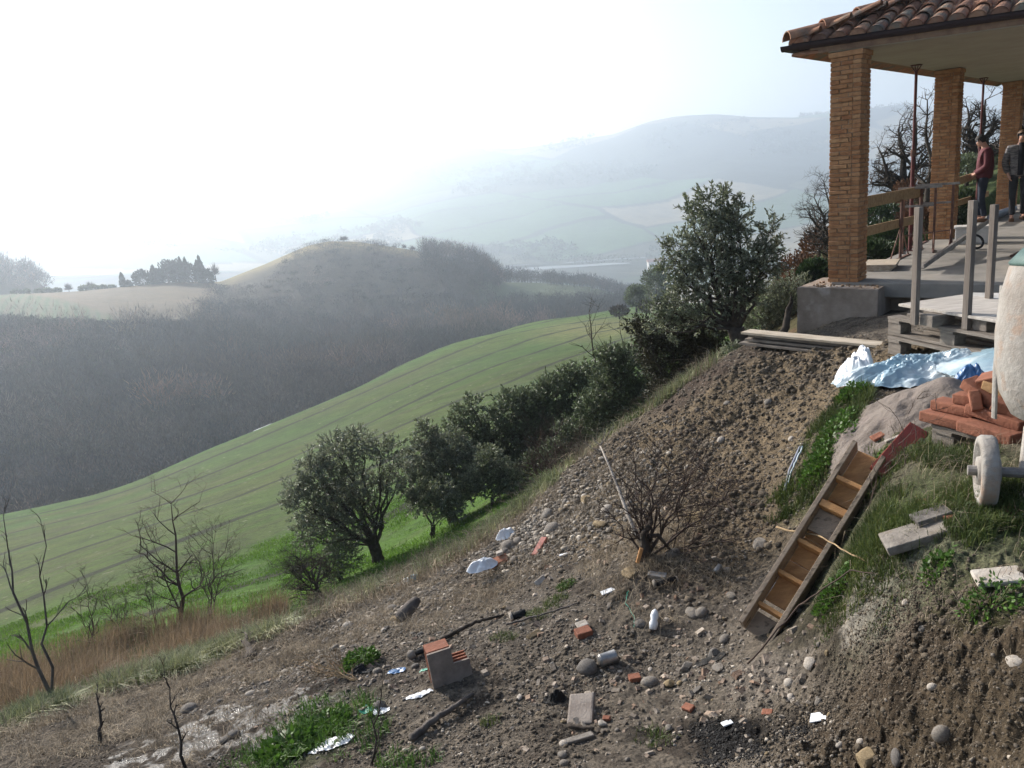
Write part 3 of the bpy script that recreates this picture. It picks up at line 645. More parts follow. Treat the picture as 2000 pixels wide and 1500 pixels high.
# roof: hip with barrel tiles
PT = R(21); E0z = CZ+.15-FZ
def roof_pt(a, b, up=0):         # on the front slope plane measured from the eave corner
    return BL(ea+a+SK*b*max(0, 1-a/4.4), eb+b, E0z+a*math.tan(PT)+up)
def tiles(side, smax, parent):
    mb = MB(); pan = MB(); sp = .205; L = .40; ex = .315
    nr = int(9/sp)
    for i in range(nr):
        x = (i+.6)*sp; k = 0
        while True:
            s = k*ex*math.cos(PT)-.06
            if s > min(x+.02, smax): break
            r0 = .088+random.uniform(-.004, .004); r1 = .068; jx = random.uniform(-.008, .008); N = 8
            vs = []
            for q, (ss, rr, up) in enumerate(((0, r0, .034), (1, r1, .012))):
                a = s+ss*L*math.cos(PT)
                for lay in (0, 1):
                    for t in range(N+1):
                        an = math.pi*t/N; ri = rr-lay*.014
                        bb = x+jx+math.cos(an)*ri; zz = up+math.sin(an)*ri*.85
                        vs.append(roof_pt(a, bb, zz) if side == 0 else BL(ea+bb, eb+a, E0z+a*math.tan(PT)+zz))
            fs = []; n = N+1
            for t in range(N):
                fs += [(t, t+1, 2*n+t+1, 2*n+t), (n+t+1, n+t, 3*n+t, 3*n+t+1), (t+1, t, n+t, n+t+1), (2*n+t, 2*n+t+1, 3*n+t+1, 3*n+t)]
            fs += [(0, 2*n, 3*n, n), (N, n+N, 3*n+N, 2*n+N)]
            if k == 0: fs.append(tuple(range(N, -1, -1)))      # mortar plug closing the eave tile
            mb.add(vs, fs); k += 1
    return mb.build('barrel_tiles', M['tile'], parent, False)
# roof deck below the tiles (hip: two slopes)
D = 4.4
v = [roof_pt(-.02, 0), BL(ea-.02+SK*(RB-eb), RB, E0z), BL(ea+D, RB, E0z+D*math.tan(PT)), BL(ea+D, eb+D, E0z+D*math.tan(PT)), BL(RA, eb-.0, E0z), BL(RA, eb+D, E0z+D*math.tan(PT))]
v = [p-Vector((0, 0, .10)) for p in v]; low = [p-Vector((0, 0, .03)) for p in v]
deck = MB().add(v+low, [(0, 1, 2, 3), (0, 3, 5, 4), (6, 9, 8, 7), (6, 10, 11, 9), (0, 6, 7, 1), (4, 10, 6, 0)]).build('roof', M['tile'], B)
tiles(0, 2.4, deck); tiles(1, 2.4, deck)
mb = MB(); k = 0
while k < 8:       # hip tiles
    s = -.05+k*.30; N = 8; vs = []
    for ss, rr, up in ((0, .13, .075), (.36, .10, .055)):
        q = s+ss; c = BL(ea+q+SK*q*max(0, 1-q/4.4), eb+q, E0z+q*math.tan(PT)+up); sx = (AX*-1+BX).normalized()
        for lay in (0, 1):
            for t in range(N+1):
                an = math.pi*t/N; vs.append(c+sx*math.cos(an)*(rr-lay*.016)+Vector((0, 0, math.sin(an)*(rr-lay*.016)*.9)))
    n = N+1; fs = []
    for t in range(N): fs += [(t, t+1, 2*n+t+1, 2*n+t), (n+t+1, n+t, 3*n+t, 3*n+t+1), (t+1, t, n+t, n+t+1), (2*n+t, 2*n+t+1, 3*n+t+1, 3*n+t)]
    fs += [(0, 2*n, 3*n, n), (N, n+N, 3*n+N, 2*n+N)]; mb.add(vs, fs); k += 1
mb.build('hip_tiles', M['tile'], deck)
# gutter: half-round channel along the front and the side eave
def gutter(p0, p1, out):
    d = (p1-p0); N = 8; vs = []
    for p in (p0, p1):
        for rr in (.065, .058):
            for t in range(N+1):
                an = math.pi*t/N; vs.append(p+out*(math.cos(an)*rr)+Vector((0, 0, -math.sin(an)*rr)))
    n = N+1; fs = []
    for t in range(N): fs += [(t, t+1, 2*n+t+1, 2*n+t), (n+t+1, n+t, 3*n+t, 3*n+t+1)]
    fs += [(0, n, 3*n, 2*n), (N, n+N, 3*n+N, 2*n+N)]
    for b in (0, 2*n): fs.append(tuple(range(b, b+n)))
    MB().add(vs, fs).build('gutter', M['gutter'], B)
gutter(BL(ea-.07, eb-.10, E0z-.01), BL(ea-.07+SK*(RB-eb), RB, E0z), -AX)
gutter(BL(ea-.0, eb-.07, E0z-.01), BL(RA, eb-.07, E0z+.03), -BX)
fa, fb = BL(ea, eb, E0z-.03), BL(ea+SK*(RB-eb), RB, E0z-.03)
MB().box((fa+fb)/2, ((fb-fa).length, .02, .1), frame(fb-fa)).build('fascia_board', M['gutter'], B)
B_LOC = B.location.copy()
for ch in B.children: pass

# ---------------------------------------------------------------- things on the terrace
def top_obj(mb, name, m, label, cat, group=None, smooth=False, origin=None):
    o = mb.build(name, m, None, smooth)
    if origin is None:
        v = np.array(mb.v); origin = Vector((v[:, 0].mean(), v[:, 1].mean(), v[:, 2].min()))
    o.data.transform(Matrix.Translation(-Vector(origin))); o.location = origin
    return tag(o, label, cat, group)
def W(a, b, z=0): return COLB+BL(a, b, z)
def part(root, mb, name, m, smooth=False):      # parts are modelled in world space, then moved under the root
    o = mb.build(name, m, None, smooth); rm = root.matrix_basis.inverted() if root.parent is None else (root.parent.matrix_basis@root.matrix_basis).inverted()
    o.data.transform(rm); o.parent = root; return o
def prop(u, v, vtop, label):
    p = atz(u, v, FZ); k = CZ-FZ-.004
    r_ = empty('steel_prop', p, label, 'steel prop', 'steel props under the ceiling')
    part(r_, MB().tube([p+Vector((0, 0, .012)), p+Vector((0, 0, 1.55))], .03, 12), 'outer_tube', M['redsteel'])
    part(r_, MB().tube([p+Vector((0, 0, 1.5)), p+Vector((0, 0, k-.1))], .022, 12), 'inner_tube', M['redsteel'])
    part(r_, MB().rbox(p+Vector((0, 0, .006)), (.13, .13, .012), BM, .002), 'base_plate', M['redsteel'])
    h = MB()
    for dx, dy in ((-.05, -.05), (.05, -.05), (.05, .05), (-.05, .05)): h.tube([p+Vector((0, 0, k-.12)), p+Vector((dx, dy, k-.015))], .008, 5)
    h.rbox(p+Vector((0, 0, k-.006)), (.14, .14, .012), BM, .002); part(r_, h, 'fork_head', M['redsteel'])
    part(r_, MB().tube([p+Vector((0, 0, 1.48)), p+Vector((0, 0, 1.58))], .042, 12).tube([p+Vector((-.09, .02, 1.54)), p+Vector((.09, -.02, 1.52))], .008, 6), 'screw_collar', M['rust'])
pp = atz(1775, 470, FZ)
prop(1777, 490, 143, 'tall red steel prop between the first and second brick columns')
prop(1906, 432, 160, 'tall red steel prop between the second and third brick columns')
# guard rails: posts with planks
g = empty('guard_rail', W(.7, -.02), 'plank guard rail with rust red posts between the first two brick columns', 'railing')
def rail_post(root, p, h=1.0):
    o = part(root, MB().tube([p+Vector((0, 0, .0)), p+Vector((0, 0, h))], .022, 8).box(p+Vector((0, 0, .55)), (.05, .05, .12), BM), 'post', M['rust'])
    part(root, MB().tube([p+Vector((0, 0, .5)), p+BX*-.02-AX*.45+Vector((0, 0, .012))], .01, 6), 'brace', M['rust'])
    part(root, MB().tube([p+Vector((0, 0, .5)), p+AX*.45+Vector((0, 0, .012))], .01, 6), 'brace', M['rust'])
    part(root, MB().box(p+Vector((0, 0, .008)), (.05, 1.0, .014), BM), 'foot_bar', M['rust'])
q1 = atz(1758, 505, FZ); q2 = atz(1795, 478, FZ)
rail_post(g, q1, .88); rail_post(g, q2, .93)
def plank(root, p0, p1, h=.14, t=.028, m=None, name='plank'):
    c = (p0+p1)/2; d = p1-p0; part(root, MB().rbox(c, (d.length, t, h), frame(d), .004), name, m or M['wood_warm'])
def rayplane(u, v, a=None, b=None):     # pixel ray with the building plane a = const or b = const
    d = ray(u, v)
    n = AX if a is not None else BX; val = (a if a is not None else b)+COLB.dot(n)
    return d*(val/d.dot(n))
gb = bl_of(q1)[1]-.04
plank(g, rayplane(1692, 395, b=gb), rayplane(1798, 374, b=gb), .16); plank(g, rayplane(1692, 452, b=gb), rayplane(1790, 428, b=gb), .13)
g2 = empty('guard_rail', W(A2+1, -.02), 'plank guard rail between the second and third brick columns, behind the man in maroon', 'railing')
gb2 = -.05
pA = W(A2+1.9, gb2); rail_post(g2, pA, .95)
plank(g2, rayplane(1872, 354, b=gb2), rayplane(1935, 333, b=gb2), .15); plank(g2, rayplane(1866, 398, b=gb2), rayplane(1930, 378, b=gb2), .12)
# steel trestles
def trestle(u, v, label, h=1.0, rot=0):
    p = atz(u, v, FZ); r_ = empty('steel_trestle', p, label, 'trestle', 'rusty trestles on the terrace')
    Mx = BM@rotz(rot)
    for s in (-.22, .22):
        c = p+Mx@Vector((s, 0, 0)); part(r_, MB().box(c+Vector((0, 0, h*.5+.02)), (.035, .035, h-.04), Mx), 'upright', M['rust'])
        for t in (-.22, .22): part(r_, MB().tube([c+Vector((0, 0, h*.32)), c+Mx@Vector((0, t, 0))+Vector((0, 0, .014))], .012, 6), 'leg', M['rust'])
        part(r_, MB().box(c+Vector((0, 0, .012)), (.03, .46, .02), Mx), 'foot_bar', M['rust'])
    part(r_, MB().box(p+Vector((0, 0, h)), (.62, .04, .035), Mx), 'top_bar', M['steel']); part(r_, MB().box(p+Vector((0, 0, h*.72)), (.42, .03, .03), Mx), 'cross_bar', M['steel'])
    part(r_, MB().tube([p+Mx@Vector((-.2, 0, .26)), p+Mx@Vector((.2, 0, .3))], .012, 6), 'lower_bar', M['rust'])
trestle(1792, 492, 'rusty steel trestle nearest the leftmost timber post', 1.0, .25)
trestle(1826, 487, 'rusty steel trestle with pale top bar in front of the second brick column', 1.02, .1)
# plywood sheets left lying by the first column
mb = MB()
p = atz(1702, 525, FZ)
for i in range(3): mb.rbox(p+BX*.12+AX*.05+Vector((0, 0, .016+i*.03)), (.34+.04*i, .62, .028), BM@rotz(.12+.03*i), .003)
top_obj(mb, 'board_stack', M['wood_pale'], 'short pale boards lying flat on the terrace against the first brick column', 'boards')
# long grey profile leaning and box behind it
p0 = atz(1797, 524, FZ+.03); p1 = atz(1925, 435, FZ+.42)
mb = MB(); d = p1-p0; mb.box((p0+p1)/2, (d.length, .11, .012), frame(d)); mb.box((p0+p1)/2+frame(d)@Vector((0, -.055, .03)), (d.length, .012, .06), frame(d))
top_obj(mb, 'metal_profile', M['steel'], 'long grey metal profile leaning up from the terrace floor behind the timber posts', 'metal profile')
p = atz(1873, 478, FZ)
mb = MB(); mb.rbox(p+AX*.2+BX*.15+Vector((0, 0, .13)), (.5, .34, .26), BM@rotz(.2), .02); mb.rbox(p+AX*.2+BX*.15+Vector((0, 0, .275)), (.54, .38, .03), BM@rotz(.2), .008)
top_obj(mb, 'block', M['white_slab'], 'pale block lying at the foot of the second brick column', 'stone block')
p = atz(1905, 487, FZ)
cq = Matrix.Rotation(R(62), 3, 'X'); ring = [p+Vector((0, 0, .12))+cq@Vector((math.cos(t)*.11, math.sin(t)*.11, 0)) for t in np.linspace(0, 2*math.pi, 25)]
top_obj(MB().tube(ring, .018, 8), 'cable_coil', M['black'], 'round dark hoop resting against the pale block between the timber posts', 'coil', None, True)
p0 = atz(1935, 425, FZ+.07); p1 = atz(1980, 408, FZ+.07)
top_obj(MB().tube([p0, (p0+p1)/2+Vector((0,0,.01)), p1], .075, 12), 'rolled_sheet', M['pipe'], 'rolled grey sheet lying on the terrace by the third brick column', 'roll')
p0 = atz(1975, 500, FZ+.02); p1 = atz(2040, 470, FZ+.02)
top_obj(MB().tube([p0, p1], .02, 8), 'iron_bar', M['rust'], 'dark iron bar lying on the terrace floor at the right edge', 'bar')
# rubble on the footing
rb = MB()
for i in range(60):
    q = W(k1[0]+random.uniform(.05, .5), random.uniform(k1[1]+.1, k2[1]), -.03); s = random.uniform(.008, .028)
    rb.box(q, (s*1.6, s, s*.8), Euler((random.random()*3, random.random()*3, random.random()*3)).to_matrix())
tag(rb.build('mortar_crumbs', M['mortar']), kind='stuff')
# pale kerb stone in front of the wall
p = atz(1925, 600, -1.78)
mb = MB(); mb.rbox(p+Vector((0, 0, .03)), (.48, .36, .22), BM@rotz(.1), .05, .006); top_obj(mb, 'kerb_stone', M['white_slab'], 'large pale grey stone step in the shade in front of the foundation wall', 'stone block')
# ------------------------------------------------------------------ pallets, boards and building rubble in the yard
GP = {}
def pallet(label, group=None, wood='wood_grey', w_=1.2, d_=.8):
    r_ = empty('pallet', (0, 0, 0), label, 'pallet', group)       # local: X long side, Y depth, Z up, origin centre bottom
    for i in range(5):
        y = -d_/2+.06+i*(d_-.12)/4; MB().rbox((0, y, .133), (w_, .115 if i % 2 == 0 else .095, .022), None, .002).build('top_board', M[wood], r_)
    for x in (-w_/2+.07, 0, w_/2-.07):
        MB().rbox((x, 0, .111), (.12, d_, .021), None, .002).build('stringer', M[wood], r_)
        for y in (-d_/2+.06, 0, d_/2-.06): MB().rbox((x, y, .06), (.135, .10, .079), None, .003).build('block', M[wood], r_)
    for y in (-d_/2+.06, 0, d_/2-.06): MB().rbox((0, y, .0105), (w_, .10, .02), None, .002).build('bottom_board', M[wood], r_)
    return r_
def place_edge(o, L_, R_, h, d_=.8, tilt=0, w_=1.2):      # put a pallet so that its front top long edge runs from L_ to R_
    x = (R_-L_).normalized(); Mx = frame(x)@Matrix.Rotation(tilt, 3, 'X'); s = (R_-L_).length/w_
    c = (L_+R_)/2-Mx@Vector((0, -d_/2, h)); o.matrix_world = Matrix.Translation(c)@Mx.to_4x4(); return Mx
G3 = 'stacked grey pallets'
z1 = -1.44; La, Ra = atz(1733, 656, z1), atz(1917, 697, z1)
Ra = La+(Ra-La).normalized()*1.2
p1 = pallet('grey pallet at the bottom of the stack, lying on the blue plastic sheet', G3, 'wood_grey'); Mx1 = place_edge(p1, La, Ra, .144)
off = Mx1@Vector((-.03, .02, .150)); p2 = pallet('grey pallet lying on top of another pallet, carrying the upright posts', G3, 'wood_grey'); place_edge(p2, La+off, Ra+off, .144)
# stand of three posts with a bleached board
top2 = La.z+.150+.004
r_ = empty('post_stand', (La+Ra)/2, 'three upright grey timber posts with a bleached white board, standing on the stacked pallets', 'timber frame')
def post(u, vb, vt, z0, ww=.05):
    p = atz(u, vb, z0); d = ray(u, vt); 
    k = math.hypot(p.x, p.y)/math.hypot(d.x, d.y); h = d.z*k-z0
    part(r_, MB().rbox(p+Vector((0, 0, h/2)), (ww, ww*.75, h), frame(Mx1@Vector((1, 0, 0))), .004), 'post', M['wood_post']); return p
pa = post(1786, 634, 405, top2); pb = post(1887, 643, 392, top2); pc = post(1930, 609, 400, top2)
bc = (pa+pb)/2+Mx1@Vector((.10, .36, .095))
part(r_, MB().rbox(bc, (1.15, .62, .02), Mx1, .003), 'board', M['wood_white'])
for q in (pa, pb):
    part(r_, MB().rbox(q+Mx1@Vector((.09, .12, .040)), (.12, .2, .08), Mx1, .004), 'block', M['wood_grey'])
part(r_, MB().rbox(bc+Mx1@Vector((-.0, .25, -.055)), (.9, .07, .07), Mx1, .004), 'bearer', M['wood_grey'])
# stack of long boards on the lip
q0, q1 = at(1468, 680, 8.3), at(1745, 690, 7.6)
dd = (q1-q0); dd.z = 0
for i in range(4):
    c = (q0+q1)/2+Vector((random.uniform(-.03, .03), random.uniform(-.02, .02), .014+i*.036)); o = MB().rbox((0, 0, 0), (dd.length+.12*random.random(), .17, .024), None, .003).build('long_board', M['wood_grey'] if i < 3 else M['wood_pale'])
    o.matrix_world = Matrix.Translation(c)@(frame(dd)@rotz(random.uniform(-.01, .01))).to_4x4()
    tag(o, ('lowest', 'second lowest', 'second highest', 'topmost, palest')[i]+' of the long boards stacked on the lip of the soil bank', 'board', 'long boards stacked on the bank')
# blue and white plastic sheet crumpled under the pallet
def crumple(name, u, v, r, size, m, label, cat, seed, h=.25, rot=0, n=90, z=None, fold=1.0):
    p = at(u, v, r); s = np.linspace(-1, 1, n); X, Y = np.meshgrid(s, s)
    f1 = fbm(X, Y, .9, 3, seed); f2 = np.abs(fbm(X+f1*.3, Y+f1*.2, .5, 5, seed+3, .66)); rr = np.sqrt(X*X+Y*Y*1.0)
    out = np.clip(1-rr**3*.9, 0, 1); Z = h*(out*(.55+.5*f1)+fold*.35*(.35-f2)*np.clip(1.3-rr, 0, 1))
    a = np.arctan2(Y, X); k = 1-.12*np.abs(fbm(np.cos(a)*2, np.sin(a)*2, .6, 2, seed+7)); sq = np.maximum(np.abs(X), np.abs(Y))/np.maximum(rr, 1e-6)
    XX = X*sq*k*size[0]; YY = Y*sq*k*size[1]; ca, sa = math.cos(rot), math.sin(rot)
    PX = p.x+XX*ca-YY*sa; PY = p.y+XX*sa+YY*ca; G = height(PX, PY) if z is None else np.full_like(PX, z)
    PZ = np.maximum(G+.006, (G*.4+p.z*.6 if z is None else z)+Z); V = np.stack([PX, PY, PZ], -1).reshape(-1, 3)
    i = (np.arange(n-1)[:, None]*n+np.arange(n-1)[None]).ravel()
    o = arr_mesh(name, V-np.array(p), np.stack([i, i+1, i+n+1, i+n], 1), m, smooth=True); o.location = p
    return tag(o, label, cat)
crumple('plastic_sheet', 1785, 735, 6.25, (.56, .27), M['plastic_blue'], 'crumpled pale blue plastic sheeting bulging out under the pallet stack', 'plastic sheet', 31, .20, -.4, 150, fold=2.2)
crumple('plastic_sack', 1672, 735, 6.5, (.13, .22), M['plastic_white'], 'white plastic sack at the left end of the blue sheeting', 'sack', 35, .36, .2, 50)
crumple('plastic_sack', 1893, 745, 5.65, (.13, .1), M['blue'], 'small deep blue sack between the sand heap and the red bricks', 'sack', 37, .16, .2, 40)
crumple('plastic_sheet', 1960, 700, 6.1, (.4, .4), M['plastic_blue'], 'fold of blue plastic sheeting in the shade behind the brick pile', 'plastic sheet', 38, .05, .2, 50)
# sand heap
def heap():
    p = at(1845, 733, 5.45); n = 170; s = np.linspace(-1, 1, n); X, Y = np.meshgrid(s*.95, s*.85); G = height(p.x+X, p.y+Y)
    d = np.sqrt((X*np.where(X < 0, 1.15, .8))**2+(Y*1.0)**2)
    Z = p.z-.56*np.sqrt(d*d+.0006)-4*np.maximum(d-.68, 0)**1.5+.05*fbm(X, Y, .28, 4, 61)*np.clip(d*5, 0, 1)+.022*fbm(X, Y, .07, 3, 63)*np.clip(d*6, 0, 1)
    Z = np.maximum(G-.05, Z); V = np.stack([p.x+X, p.y+Y, Z], -1).reshape(-1, 3)
    i = (np.arange(n-1)[:, None]*n+np.arange(n-1)[None]).ravel(); o = arr_mesh('sand_heap', V-np.array(p), np.stack([i, i+1, i+n+1, i+n], 1), M['sand'], smooth=True); o.location = p
    tag(o, 'heap of grey brown building sand with a pointed top in front of the blue sheeting', 'sand heap'); return p
heap()
# pallet under the red bricks
z2 = -1.50; Lb, Rb = atz(1818, 828, z2), atz(1965, 868, z2); Rb = Lb+(Rb-Lb).normalized()*1.0
p3 = pallet('small grey pallet carrying the heap of red clay bricks', None, 'wood_grey', 1.0, .5); Mx3 = place_edge(p3, Lb, Rb, .144, .5, 0, 1.0)
def blk(u, v, z, d, yaw=0, pitch=0, roll=0, m='terracotta', lab='', cat='brick', name='clay_brick', grp='red clay bricks piled on the small pallet'):
    p = atz(u, v, z); o = MB().rbox((0, 0, 0), d, None, min(d)*.14, .0012).build(name, M[m], None, True)
    Mq = frame(Mx3@Vector((1, 0, 0)))@rotz(yaw)@Matrix.Rotation(pitch, 3, 'Y')@Matrix.Rotation(roll, 3, 'X')
    o.matrix_world = Matrix.Translation(p)@Mq.to_4x4(); return tag(o, lab, cat, grp)
Z0 = z2+.006
blk(1853, 818, Z0+.030, (.27,.13,.058), .05, 0, 0, lab='rounded red clay brick at the left front corner of the brick pile')
blk(1935, 842, Z0+.030, (.30,.13,.058), .02, .03, 0, lab='red clay brick at the right front edge of the brick pile, above the wheel')
blk(1870, 795, Z0+.088, (.24,.12,.055), .1, 0, 0, lab='flat red clay brick in the second layer at the left of the pile')
blk(1950, 812, Z0+.092, (.30,.12,.055), .05, .12, 0, lab='flat red clay brick in the second layer at the right of the pile')
blk(1904, 790, Z0+.120, (.22,.055,.11), -.9, -.5, .2, lab='red clay brick leaning on end in the middle of the pile')
blk(1945, 782, Z0+.160, (.36,.11,.055), .0, .42, .1, lab='long red clay brick sloping down to the right on top of the pile')
blk(1886, 778, Z0+.145, (.10,.09,.055), .2, 0, 0, lab='short orange brick end behind the leaning brick')
blk(1915, 757, Z0+.180, (.12,.1,.05), .9, -.4, .5, 'terracotta_yellow', 'yellowish clay brick standing behind the leaning brick')
blk(1960, 760, Z0+.215, (.18,.11,.055), .2, .2, 0, 'terracotta_yellow', 'yellowish clay brick under the topmost red brick')
blk(1946, 738, Z0+.265, (.17,.12,.05), .3, -.35, .2, lab='topmost rounded red brick of the pile, touching the cement mixer')
blk(1990, 800, Z0+.13, (.24,.14,.06), .5, .3, .1, lab='red clay brick half hidden behind the cement mixer')
for i, (a, b) in enumerate(((-.3, .05), (-.05, .08), (.2, .05), (-.2, .22), (.1, .25))):       # lower layer inside the pile
    c = (Lb+Rb)/2+Mx3@Vector((a, .12+b, .035)); o = MB().rbox((0, 0, 0), (.25, .13, .058), None, .012).build('clay_brick', M['terracotta'], None, True)
    o.matrix_world = Matrix.Translation(c)@(Mx3@rotz(.1*i)).to_4x4(); tag(o, 'red clay brick of the lower layer hidden inside the pile', 'brick', 'red clay bricks piled on the small pallet')
# red board leaning behind the box
c0, c1 = at(1718, 925, 4.62), at(1795, 838, 5.0)
d = c1-c0; o = MB().rbox((0, 0, 0), (d.length, .12, .035), None, .006).build('red_board', M['red_board']); o.matrix_world = Matrix.Translation((c0+c1)/2)@(frame(d)@Matrix.Rotation(.5, 3, 'X')).to_4x4()
tag(o, 'dark red board sticking up behind the top of the leaning wooden box', 'board')
# leaning wooden box: two side boards, dividers and a partly missing bottom
f0, f1 = at(1478, 1238, 4.0), at(1700, 882, 4.75)
f0.z = max(f0.z, hz(f0.x, f0.y)+.05)
d = f1-f0; LL = d.length; face = (-ray(1580, 1060)+Vector((.0, 0, .35))+BX*-.15).normalized()
X = d.normalized(); Zf = (face-X*face.dot(X)).normalized(); Y = Zf.cross(X); Mb = Matrix((X, Y, Zf)).transposed()
r_ = empty('wooden_box', f0, 'long narrow wooden box with cross dividers leaning against the grassy bank', 'wooden box')
def bx_(x0, x1, y, z, dy, dz, name, m, pitch=0): part(r_, MB().rbox(f0+Mb@Vector(((x0+x1)/2, y, z)), (x1-x0, dy, dz), Mb@Matrix.Rotation(pitch, 3, 'Y'), .003), name, M[m])
HW = .088
bx_(0, LL, HW, .0, .026, .12, 'side_board', 'wood_box'); bx_(-.02, LL-.02, -HW, .0, .026, .13, 'side_board', 'wood_box')
for a, b, m in ((0, .12, 'wood_box'), (.20, .46, 'wood_orange'), (.465, .62, 'wood_orange'), (.625, .88, 'wood_orange'), (.885, LL, 'wood_orange')): bx_(LL*a/LL if a else 0, b if b < 1.2 else LL, 0, -.064, HW*2-.028, .02, 'bottom_board', m)
for q in (.15, .36, .57): bx_(q*LL/1.24-.011, q*LL/1.24+.011, 0, -.012, HW*2-.03, .085, 'divider', 'wood_orange')
bx_(.985*LL/1.24, 1.01*LL/1.24, 0, .02, HW*2-.03, .06, 'divider', 'wood_orange'); bx_(.80*LL/1.24, .84*LL/1.24, 0, .03, HW*2-.03, .045, 'divider', 'wood_orange'); bx_(.66*LL/1.24, .80*LL/1.24, -.0, -.02, HW*2-.03, .02, 'cover_board', 'wood_box')
# ------------------------------------------------------------------ cement mixer at the right edge
wc = hit(1926, 984); wr = .20
mx = empty('cement_mixer', wc+BX*.5, 'old cement crusted white mixer with a teal mouth, at the right edge of the yard', 'cement mixer')
hub = wc+Vector((0, 0, wr-.01)); hub = at(1926, 920, math.hypot(wc.x, wc.y))
wr = hub.z-wc.z+.005
ax_ = Vector((.92, -.40, 0)).normalized()
pts = [(.03,-.035),(.06,-.035),(.065,-.012),(wr*.72,-.012),(wr*.76,-.034),(wr*.95,-.032),(wr,-.02),(wr,.02),(wr*.95,.032),(wr*.76,.034),(wr*.72,.012),(.065,.012),(.06,.05),(.03,.05)]
Mw = frame(ax_)@Matrix.Rotation(R(90), 3, 'Y')
wh = part(mx, MB().lathe(pts, 40, Mw, hub), 'wheel', M['drum'], True)
part(mx, MB().tube([hub-ax_*.07, hub+ax_*.75], .022, 10), 'axle', M['steel'])
part(mx, MB().lathe(pts, 40, Mw, hub+ax_*.72), 'wheel', M['drum'], True)
dc = at(2122, 668, 4.35)
part(mx, MB().tube([hub+ax_*.14+Vector((0, 0, .0)), at(2010, 835, 4.2)], .022, 8), 'frame_leg', M['drum'])
part(mx, MB().tube([hub+ax_*.2, at(2080, 880, 4.1)], .02, 8), 'frame_leg', M['drum']); part(mx, MB().tube([hub+ax_*.3+Vector((0,0,-.02)), at(2070, 950, 3.8)], .02, 8), 'frame_leg', M['drum'])
part(mx, MB().tube([at(2060, 700, 4.35), at(2060, 990, 4.2)], .03, 8), 'frame_leg', M['drum'])
prof = [(.02,-.41),(.16,-.405),(.25,-.36),(.31,-.26),(.345,-.12),(.36,.02),(.358,.2),(.34,.32),(.29,.40),(.23,.47),(.21,.47),(.27,.395),(.32,.31)]
Md = Matrix.Rotation(R(7), 3, 'Y')@Matrix.Rotation(R(-4), 3, 'X')
dr = part(mx, MB().lathe(prof, 56, Md, dc), 'drum', M['drum'], True)
part(mx, MB().lathe([(.245,.445),(.25,.475),(.23,.50),(.205,.50),(.2,.46)], 56, Md, dc), 'mouth_rim', M['teal'], True)
part(mx, MB().lathe([(.335,.325),(.345,.34),(.295,.41),(.28,.405)], 56, Md, dc), 'paint_band', M['teal'], True)
hp = at(1950, 690, 4.45)
part(mx, MB().tube([hp+Vector((0, 0, -.33)), hp+Vector((-.008, 0, -.1)), hp+Vector((0, 0, .33))], .009, 8, oval=2.2), 'tilting_rim', M['drum'])
# ------------------------------------------------------------------ stones, slabs and litter, each at its own spot
def rock_mesh(seed, sub=3, flat=.7, amp=.16, ang=0):
    bm = bmesh.new(); bmesh.ops.create_icosphere(bm, subdivisions=sub, radius=.5); V = np.array([v.co[:] for v in bm.verts])
    if ang:
        rnd = np.random.default_rng(seed)
        for k in range(9):
            nrm = rnd.normal(size=3); nrm /= np.linalg.norm(nrm); dd_ = V@nrm; lim = rnd.uniform(.27, .42); V = V-np.outer(np.maximum(dd_-lim, 0), nrm)
    n = amp*(fbm(V[:, 0]*2+seed, V[:, 1]*2+V[:, 2]*1.7, 1.2, 3, seed)); V = V*(1+n[:, None]); V[:, 2] *= flat
    for v, q in zip(bm.verts, V): v.co = q
    me = bpy.data.meshes.new('stone'); bm.to_mesh(me); bm.free(); me.polygons.foreach_set('use_smooth', [ang == 0]*len(me.polygons)); return me
RK = [rock_mesh(i, 3, .62+.05*(i % 4)) for i in range(8)]; RA_ = [rock_mesh(20+i, 3, .75, .1, 1) for i in range(5)]
def drop(u, v, rmin=1.5):
    return hit(u, v, rmin)
def stone(u, v, px, m='stone', lab=None, grp=None, ang=0, asp=1.3, sink=.33, name='stone', cat='stone', yaw=None, h=1.0):
    px = px*.86; p = drop(u, v+px*.25); s = px/pxm(p); me = (RA_ if ang else RK)[random.randrange(5 if ang else 8)].copy(); me.materials.clear(); me.materials.append(M[m])
    o = bpy.data.objects.new(name, me); COL.objects.link(o)
    n = gnorm(p.x, p.y, .1); yaw = random.uniform(-.7, .7) if yaw is None else yaw
    o.matrix_world = Matrix.Translation(p+Vector((0, 0, s/asp*.5*(1-sink*2)*h*.7)))@(n.to_track_quat('Z', 'Y').to_matrix()@rotz(yaw)@Matrix.Rotation(random.uniform(-.3, .3), 3, 'X')@Matrix.Diagonal((s*1.08, s/asp*1.15, s/asp*1.15*h))).to_4x4()
    return tag(o, lab, cat, grp)
